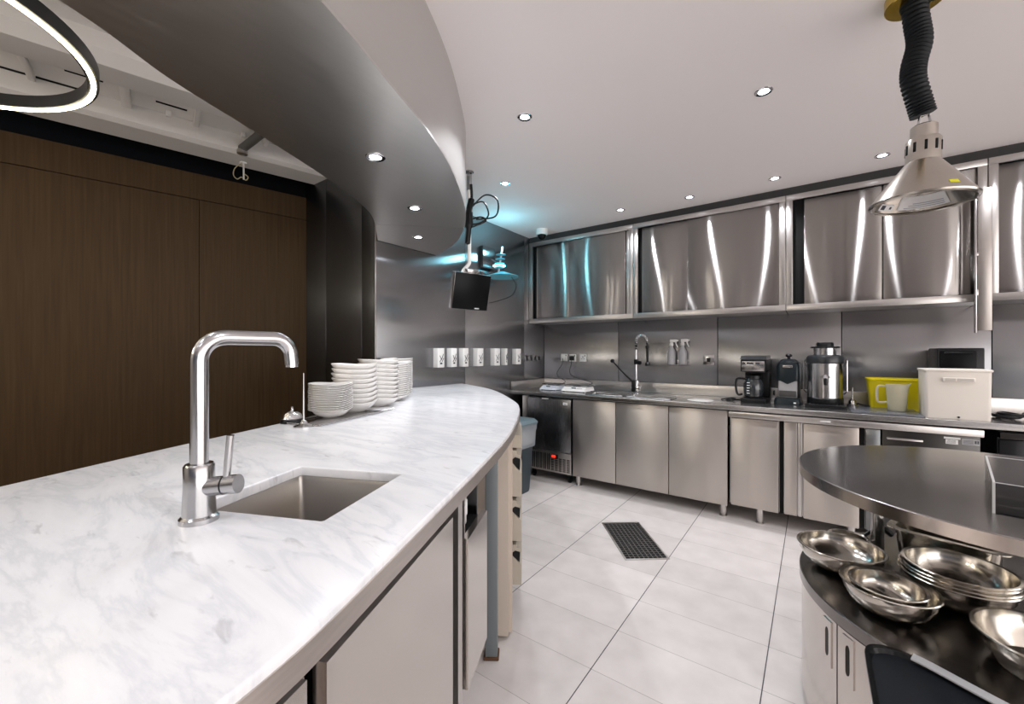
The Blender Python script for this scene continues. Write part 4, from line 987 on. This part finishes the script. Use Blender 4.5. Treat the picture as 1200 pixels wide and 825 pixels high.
# blue-lit insect lamp on the left wall
ip_ = Vector((-2.56, 3.30, 2.12))
il = thing('insect_lamp', 'cyan glowing insect lamp with a cone shade on the left steel wall', 'lamp', ip_)
MB().box(XL + .001, XL + .05, 3.17, 3.36, 2.20, 2.42, .004).build('wall_box', ST_DARK, il)
MB().cyl((XL + .05, 3.30, 2.30), (-2.57, 3.30, 2.24), .008, seg=10).build('arm', ST_TAP, il)
MB().cyl((-2.575, 3.30, 2.16), (-2.56, 3.345, 2.42), .010, seg=10).build('stem', WHITEPL, il)
for k in range(4):
    c = Vector((-2.572 + .003 * k, 3.305 + .006 * k, 2.195 + .045 * k))
    MB().lathe([(.030, 0), (.05, .004), (.05, .010), (.030, .012)], c, 24).build('fin', CYANSH, il)
MB().tube([(-2.57 + .058 * math.cos(a), 3.305 + .058 * math.sin(a), 2.222) for a in [2 * PI * i / 24 for i in range(24)]], .007, 8, closed=True).build('lit_tube', CYAN, il)
MB().lathe([(.02, .05), (.035, .045), (.10, .02), (.165, 0), (.168, -.006), (.16, -.006), (.03, .036)], Vector((-2.545, 3.32, 2.115)), 40).build('cone_shade', CYANSH, il)
MB().tube(catmull([Vector(q) for q in ((-2.50, 3.42, 2.12), (-2.47, 3.46, 2.03), (-2.50, 3.42, 1.93), (-2.60, 3.35, 1.88), (XL + .008, 3.32, 1.86))], 8), .004, 8).build('cord', BLACK, il)
pl_ = bpy.data.lights.new('cyan_tube_light', 'POINT'); pl_.energy = 3; pl_.color = (.28, .82, 1); pl_.shadow_soft_size = .04
plo = bpy.data.objects.new('tube_glow', pl_); COL.objects.link(plo); plo.parent = il; plo.location = (.07, .0, .30)

# dome camera
dp = on_z(635, 269, ZC)
dc_ = thing('dome_camera', 'white dome security camera on the ceiling in the far corner', 'camera', (dp.x, dp.y, ZC + .002))
MB().lathe([(.062, 0), (.066, -.004), (.066, -.052), (.060, -.062), (.045, -.064)], (0, 0, 0), 32).build('housing', WHITEPL, dc_, world=False)
MB().sphere((0, 0, -.068), .048, seg=24).build('dome', SCREEN, dc_, world=False)

# floor drain
fd = thing('floor_drain', 'rectangular dark grated drain set into the pale floor tiles', 'drain', (-1.05, 2.913, 0), math.radians(38.5))
m = MB().box(-.147, .147, -.292, -.278, 0, .005, .001).box(-.147, .147, .278, .292, 0, .005, .001).box(-.147, -.135, -.28, .28, 0, .005, .001).box(.135, .147, -.28, .28, 0, .005, .001)
m.build('frame', ST_SATIN, fd, world=False)
MB().box(-.136, .136, -.279, .279, .0005, .0015).build('pit', PITCH, fd, world=False)
m = MB()
for i in range(1, 9): m.box(-.135 + i * .03 - .0025, -.135 + i * .03 + .0025, -.278, .278, .001, .0045)
for j in range(1, 19): m.box(-.135, .135, -.28 + j * .0295 - .0025, -.28 + j * .0295 + .0025, .001, .0044)
m.build('grating', plain('dull_grate', (.22, .21, .205), .45, .8), fd, world=False)

# ================================================================== round prep station
SLOT = plain('shadowy_finger_slot', (.03, .028, .026), .2, 1)
C0 = Vector((.555, 2.04, 0))
def P(r, a): return (C0.x + r * math.cos(a), C0.y + r * math.sin(a))
rd = math.radians
pst_ = thing('round_prep_station', 'round steel prep station with curved doors and a raised round table top', 'prep station', C0)
MB().lathe([(.54, 0), (.54, .06)], C0, 96).build('plinth', ST_DARK, pst_)
MB().lathe([(.575, .05), (.575, .47)], C0, 128).build('body', ST_SATIN, pst_)
MB().lathe([(.59, .468), (.60, .472), (.60, .508), (.597, .512), (.0001, .512)], C0, 160).build('worktop', ST_LOW, pst_)
for k, a0 in enumerate((149.8, 181.8, 213.8, 245.8, 277.8, 309.8)):
    poly = [P(.592, rd(a0 + .25 + i * 31.5 / 16)) for i in range(17)] + [P(.577, rd(a0 + .25 + i * 31.5 / 16)) for i in range(17)][::-1]
    d = MB().prism(poly, .052, .463).build('door', ST_BODY, pst_)
    ah = a0 + (32 - 4.3 if k % 2 == 1 else 4.4)
    def arcbox(mb, r0, r1, da, z0, z1):
        q = [P(r1, rd(ah - da + i * 2 * da / 6)) for i in range(7)] + [P(r0, rd(ah - da + i * 2 * da / 6)) for i in range(7)][::-1]
        return mb.prism(q, z0, z1)
    h = arcbox(MB(), .590, .5955, 2.0, .30, .452).build('handle_plate', ST_BODY, d)
    slot = []
    for i in range(20):
        t = 2 * PI * i / 20; zz = .378 + (.030 if math.sin(t) > 0 else -.030) + .018 * math.sin(t)
        slot.append((ah + .72 * math.cos(t), zz))
    MB().rings([[(*P(rr_, rd(a)), z) for a, z in slot] for rr_ in (.594, .5962)]).build('finger_slot', SLOT, d)
    arcbox(MB(), .589, .591, 2.35, .295, .457).build('handle_shadow_gap', PITCH, d)
for q in ((.215, 2.275), (.92, 2.30), (.93, 1.80)):
    MB().cyl((q[0], q[1], .512), (q[0], q[1], .88), .022, seg=24).build('post', ST_TAP, pst_)
lab(MB().lathe([(.0001, .877), (.594, .877), (.60, .880), (.60, .914), (.597, .917), (.0001, .917)], C0, 192).build('raised_top', ST_ROUND, pst_), 'round raised dark brushed table top')

# clear acrylic box on the raised top
ax = thing('acrylic_box', 'low clear acrylic open box with pale edges on the round table', 'box', (.39, 1.66, .917), math.atan2(-.19, .98))
W_, D_, H_, T_ = .50, .42, .082, .005
MB().box(0, W_, 0, T_, 0, H_).box(0, W_, D_ - T_, D_, 0, H_).box(0, T_, T_, D_ - T_, 0, H_).box(W_ - T_, W_, T_, D_ - T_, 0, H_).build('box_walls', ACRYL, ax, world=False)
PE = plain('frosted_edge', (.55, .55, .54), .3)
MB().box(0, W_, 0, T_, H_, H_ + .001).box(0, T_, T_, D_, H_, H_ + .001).box(0, W_, D_ - T_, D_, H_, H_ + .001).box(-.0005, T_, -.0005, T_, 0, H_).box(-.0005, T_ * .7, D_ - T_, D_, 0, H_).build('pale_edges', PE, ax, world=False)
MB().box(T_, W_ - T_, T_, D_ - T_, 0, .003).build('base_sheet', ACRYL, ax, world=False)

# bowls
def bowl(name, x, y, r, z0, h, label, group, flat=.5, lip=.010, cat='bowl'):
    prof = [(r * flat * .6, 0), (r * flat, .002), (r * .80, h * .36), (r * .93, h * .74), (r - lip, h - .004), (r - .003, h - .003), (r, h), (r - .002, h + .003), (r - lip, h + .001), (r * .93 - .003, h * .76), (r * .79, h * .38), (r * flat - .002, .006), (.001, .005)]
    o = MB().lathe(prof, (0, 0, 0), 64, cap0=True).build(name, ST_BOWL, None, 50, world=False)
    o.location = (x, y, z0)
    return tag(o, label, cat, group)
ZL = .512
bowl('mixing_bowl', .084, 2.037, .139, ZL, .088, 'shiny mixing bowl overhanging the left edge of the round station', 'steel bowls on the round station')
bowl('mixing_bowl', .196, 1.790, .126, ZL, .088, 'front mixing bowl with a smaller bowl nested in it', 'steel bowls on the round station')
bowl('mixing_bowl', .192, 1.783, .100, ZL + .012, .080, 'smaller bowl nested inside the front mixing bowl', 'steel bowls on the round station', .45)
for i in range(4):
    bowl('mixing_bowl', .385 + .004 * (i % 2), 1.985 - .003 * i, .146 - .002 * i, ZL + .012 * i, .092, 'large bowl in the nested stack, %s' % ('lowest', 'second from the bottom', 'third from the bottom', 'topmost')[i], 'steel bowls on the round station', .6)
bowl('mixing_bowl', .505, 1.690, .150, ZL, .085, 'wide shallow bowl cut by the right edge of the photo', 'steel bowls on the round station', .7)
gn = thing('steel_pan', 'rectangular steel food pan standing behind the stack of bowls', 'pan', (.41, 2.228, ZL), math.atan2(-.32, .95))
def gr_(hx, hy, z, r=.035): return [(x, y, z) for x, y in rounded(-hx, hx, -hy, hy, r)]
MB().rings([gr_(.11, .062, 0), gr_(.125, .070, .01), gr_(.14, .078, .145), gr_(.162, .094, .148), gr_(.162, .094, .152), gr_(.138, .076, .152), gr_(.122, .068, .012), gr_(.10, .05, .006)]).build('pan_body', ST_BOWL, gn, world=False)
sp2 = thing('saucepan', 'small steel pan with a black handle behind the left mixing bowl', 'pan', (.12, 2.27, ZL))
MB().lathe([(.055, 0), (.062, .004), (.066, .05), (.070, .054), (.066, .055), (.060, .05), (.056, .006), (.001, .004)], (0, 0, 0), 40).build('pan_body', ST_BOWL, sp2, world=False)
MB().tube(catmull([Vector(q) for q in ((.05, .04, .045), (.08, .065, .07), (.115, .09, .085), (.15, .10, .06))], 6), [.007] * 8 + [.013] * 8 + [.012] * 3, 10).build('handle', BLACK, sp2, world=False)

# black tray in front of the station on a low stand
TO = catmull([Vector(q + (0,)) for q in ((.112, .98), (.112, 1.20), (.112, 1.44), (.116, 1.50), (.130, 1.528), (.16, 1.543), (.195, 1.543), (.25, 1.520), (.32, 1.475), (.40, 1.43), (.50, 1.40), (.56, 1.37))], 6)
outl = xy(TO) + [(.56, .98)]
trs = thing('low_stand', 'low steel stand under the black tray, at the bottom edge of the photo', 'stand', (.36, 1.2, 0))
MB().box(.18, .53, 1.02, 1.33, .49, .506, .004).build('shelf', ST_DARK, trs)
for x in (.20, .51):
    for y in (1.04, 1.31): MB().cyl((x, y, 0), (x, y, .49), .014, seg=14).build('leg', ST_SATIN, trs)
cen = Vector((.34, 1.22, 0))
def scl(k, z): return [(cen.x + (x - cen.x) * k, cen.y + (y - cen.y) * k, z) for x, y in outl]
bt = thing('serving_tray', 'black tray with a shiny rim at the bottom right, in front of the round station', 'tray', (.34, 1.22, .5065))
SLATE = plain('charcoal_tray_face', (.009, .011, .014), .45, 0, .25)
MB().rings([scl(.90, .507), scl(.985, .514), scl(1.0, .530), scl(.995, .533), scl(.955, .533), scl(.935, .522)], True, False).build('rim', plain('gloss_black_rim', (.006, .0065, .007), .25, 0, .2), bt)
MB().rings([scl(.936, .5215), scl(.936, .5225)]).build('tray_face', SLATE, bt)
ch = catmull([Vector(q) for q in ((.215, 1.530, .534), (.25, 1.512, .534), (.32, 1.467, .534), (.40, 1.422, .534), (.50, 1.39, .534), (.55, 1.365, .534))], 6)
MB().rings([[(p.x - .006, p.y - .020, .5325), (p.x + .004, p.y + .010, .5325), (p.x + .004, p.y + .010, .5360), (p.x - .006, p.y - .020, .5360)] for p in ch]).build('bright_strip', plain('painted_chrome_shine', (.45, .45, .46), .3), bt)  # light grey paint stands in for bright chrome reflections

# paper on the curved door
pa = [P(.5985, rd(224 + i)) for i in range(7)]; pb = [P(.5972, rd(224 + i)) for i in range(7)]
ppr = MB().rings([[(*pa[i], z0) , (*pa[i], .255), (*pb[i], .255), (*pb[i], z0)] if False else [(*pa[i], .255 + .10 * min(1, i / 3)), (*pb[i], .255 + .10 * min(1, i / 3)), (*pb[i], .16), (*pa[i], .16)] for i in range(7) for z0 in (.16,)]).build('paper_sheet', PAPER)
tag(ppr, 'torn white paper stuck on the curved door below the black tray', 'paper')

# ------------------------------------------------------------------ heat lamp over the station
lc = Vector((.310, 2.145, 0))
LAMPST = steel('warm_lamp_steel', (.50, .465, .42), .2)
hl = thing('heat_lamp', 'steel cone heat lamp on a black corrugated hose from a brass ceiling rose', 'lamp', (lc.x, lc.y, ZC))
MB().lathe([(.085, -.042), (.088, -.039), (.088, -.002), (.085, 0), (.0, 0)], (0, 0, 0), 40).build('ceiling_rose', GOLD, hl, world=False)
MB().lathe([(.045, -.048), (.045, -.041), (.0, -.041)], (0, 0, 0), 24).box(.045, .075, -.03, .01, -.050, -.042, .002).build('hose_clamp', BLACK, hl, world=False)
hpth = catmull([Vector(q) for q in ((-.005, -.002, -.040), (.005, .004, -.12), (.012, .008, -.19), (-.004, -.003, -.27), (-.006, -.004, -.33), (.012, .010, -.41), (.024, .018, -.46))], 16)
L2 = []
for i in range(len(hpth) - 1):
    for k in range(2): L2.append(hpth[i].lerp(hpth[i + 1], k / 2))
MB().tube(L2, [.0345 + .0045 * abs(math.sin(i * PI / 6)) for i in range(len(L2))], 24).build('corrugated_hose', plain('ribbed_black_rubber', (.007, .009, .011), .5, 0, .2), hl, ang=20, world=False)
Ml = Matrix.Translation((.018, .014, -.795)) @ Matrix.Rotation(rd(1.5), 4, 'Y') @ Matrix.Scale(.96, 4)
cone = [(.150, 0), (.158, .004), (.160, .010), (.157, .014), (.055, .158), (.052, .162)]
sh = MB().lathe(cone + [(.050, .158), (.148, .012), (.146, .004)], (0, 0, 0), 64, Ml, cap0=False, cap1=False, closed=True).build('cone_shade', LAMPST, hl, 30, world=False)
ML2 = Ml
m = MB().lathe([(.052, .158), (.052, .245), (.048, .252), (.040, .254), (.040, .30), (.036, .304)], (0, 0, 0), 40, Ml); m.build('lamp_neck', LAMPST, hl, world=False)
for k in range(10):
    a = 2 * PI * k / 10; MB().box(-.0045, .0045, .0505, .0535, .195, .232, .001, Ml @ Matrix.Rotation(a, 4, 'Z')).build('vent_slot', PITCH, hl, world=False)
MB().tube([Ml @ Vector(q) for q in ((-.02, 0, .30), (-.012, 0, .345), (.012, 0, .345), (.02, 0, .30))], .004, 8).build('hanger', ST_TAP, hl, world=False)
MB().lathe([(.0305, .05), (.04, .075), (.035, .12), (.02, .15)], (0, 0, 0), 24, Ml).build('heat_bulb', plain('frosted_bulb', (.6, .58, .55), .4), hl, world=False)
va = math.atan2(-lc.y, -lc.x)
def patch(a0, a1, s0, s1, out=.0012):
    """thin sticker on the cone between slope positions s0 and s1"""
    def pt(a, s, o):
        r = .1585 + (.0545 - .1585) * s + o; z = .012 + (.158 - .012) * s + o
        return Ml @ Vector((r * math.cos(a), r * math.sin(a), z))
    n = 10; R = []
    for i in range(n + 1):
        a = a0 + (a1 - a0) * i / n
        R.append([pt(a, s0, out), pt(a, s1, out), pt(a, s1, out * .2), pt(a, s0, out * .2)])
    return MB().rings(R)
patch(va + .34, va + .95, -.02, .10).build('white_label', LABELW, sh, world=False) if False else None
# inner face of the rim carries the stickers: seen from below on the far inside
def inpatch(a0, a1, s0, s1, mat, name, par, o=.0015):
    def pt(a, s, d):
        r = .1475 + (.0500 - .1475) * s - d; z = .012 + (.158 - .012) * s - d * .7
        return Ml @ Vector((r * math.cos(a), r * math.sin(a), z))
    R = []
    for i in range(13):
        a = a0 + (a1 - a0) * i / 12
        R.append([pt(a, s0, o), pt(a, s1, o), pt(a, s1, o * .3), pt(a, s0, o * .3)])
    return MB().rings(R).build(name, mat, par, world=False)
vb_ = va + PI
MB().lathe([(.5985, .8775), (.6015, .8775), (.6015, .9145), (.5985, .9145)], C0, 192, cap0=False, cap1=False, closed=True).build('edge_band', ST_BODY, pst_)
s_ = inpatch(vb_ - .62, vb_ + .55, .06, .36, LABELW, 'white_label', sh)
for k in range(3): inpatch(vb_ - .52, vb_ + .40 - .1 * k, .09 + k * .045, .108 + k * .045, plain('grey_print%d' % k if False else 'grey_print', (.35, .36, .42), .6), 'label_print', s_, .0022)
s2_ = inpatch(vb_ + .68, vb_ + 1.15, .04, .20, LABELW, 'white_label', sh)
inpatch(vb_ + .95, vb_ + 1.10, .07, .17, INK, 'label_print', s2_, .0022)
inpatch(vb_ + .74, vb_ + .80, .09, .15, INK, 'label_print', s2_, .0022)
patch(va + .52, va + .72, .12, .20).build('yellow_label', YLABEL, sh, world=False)
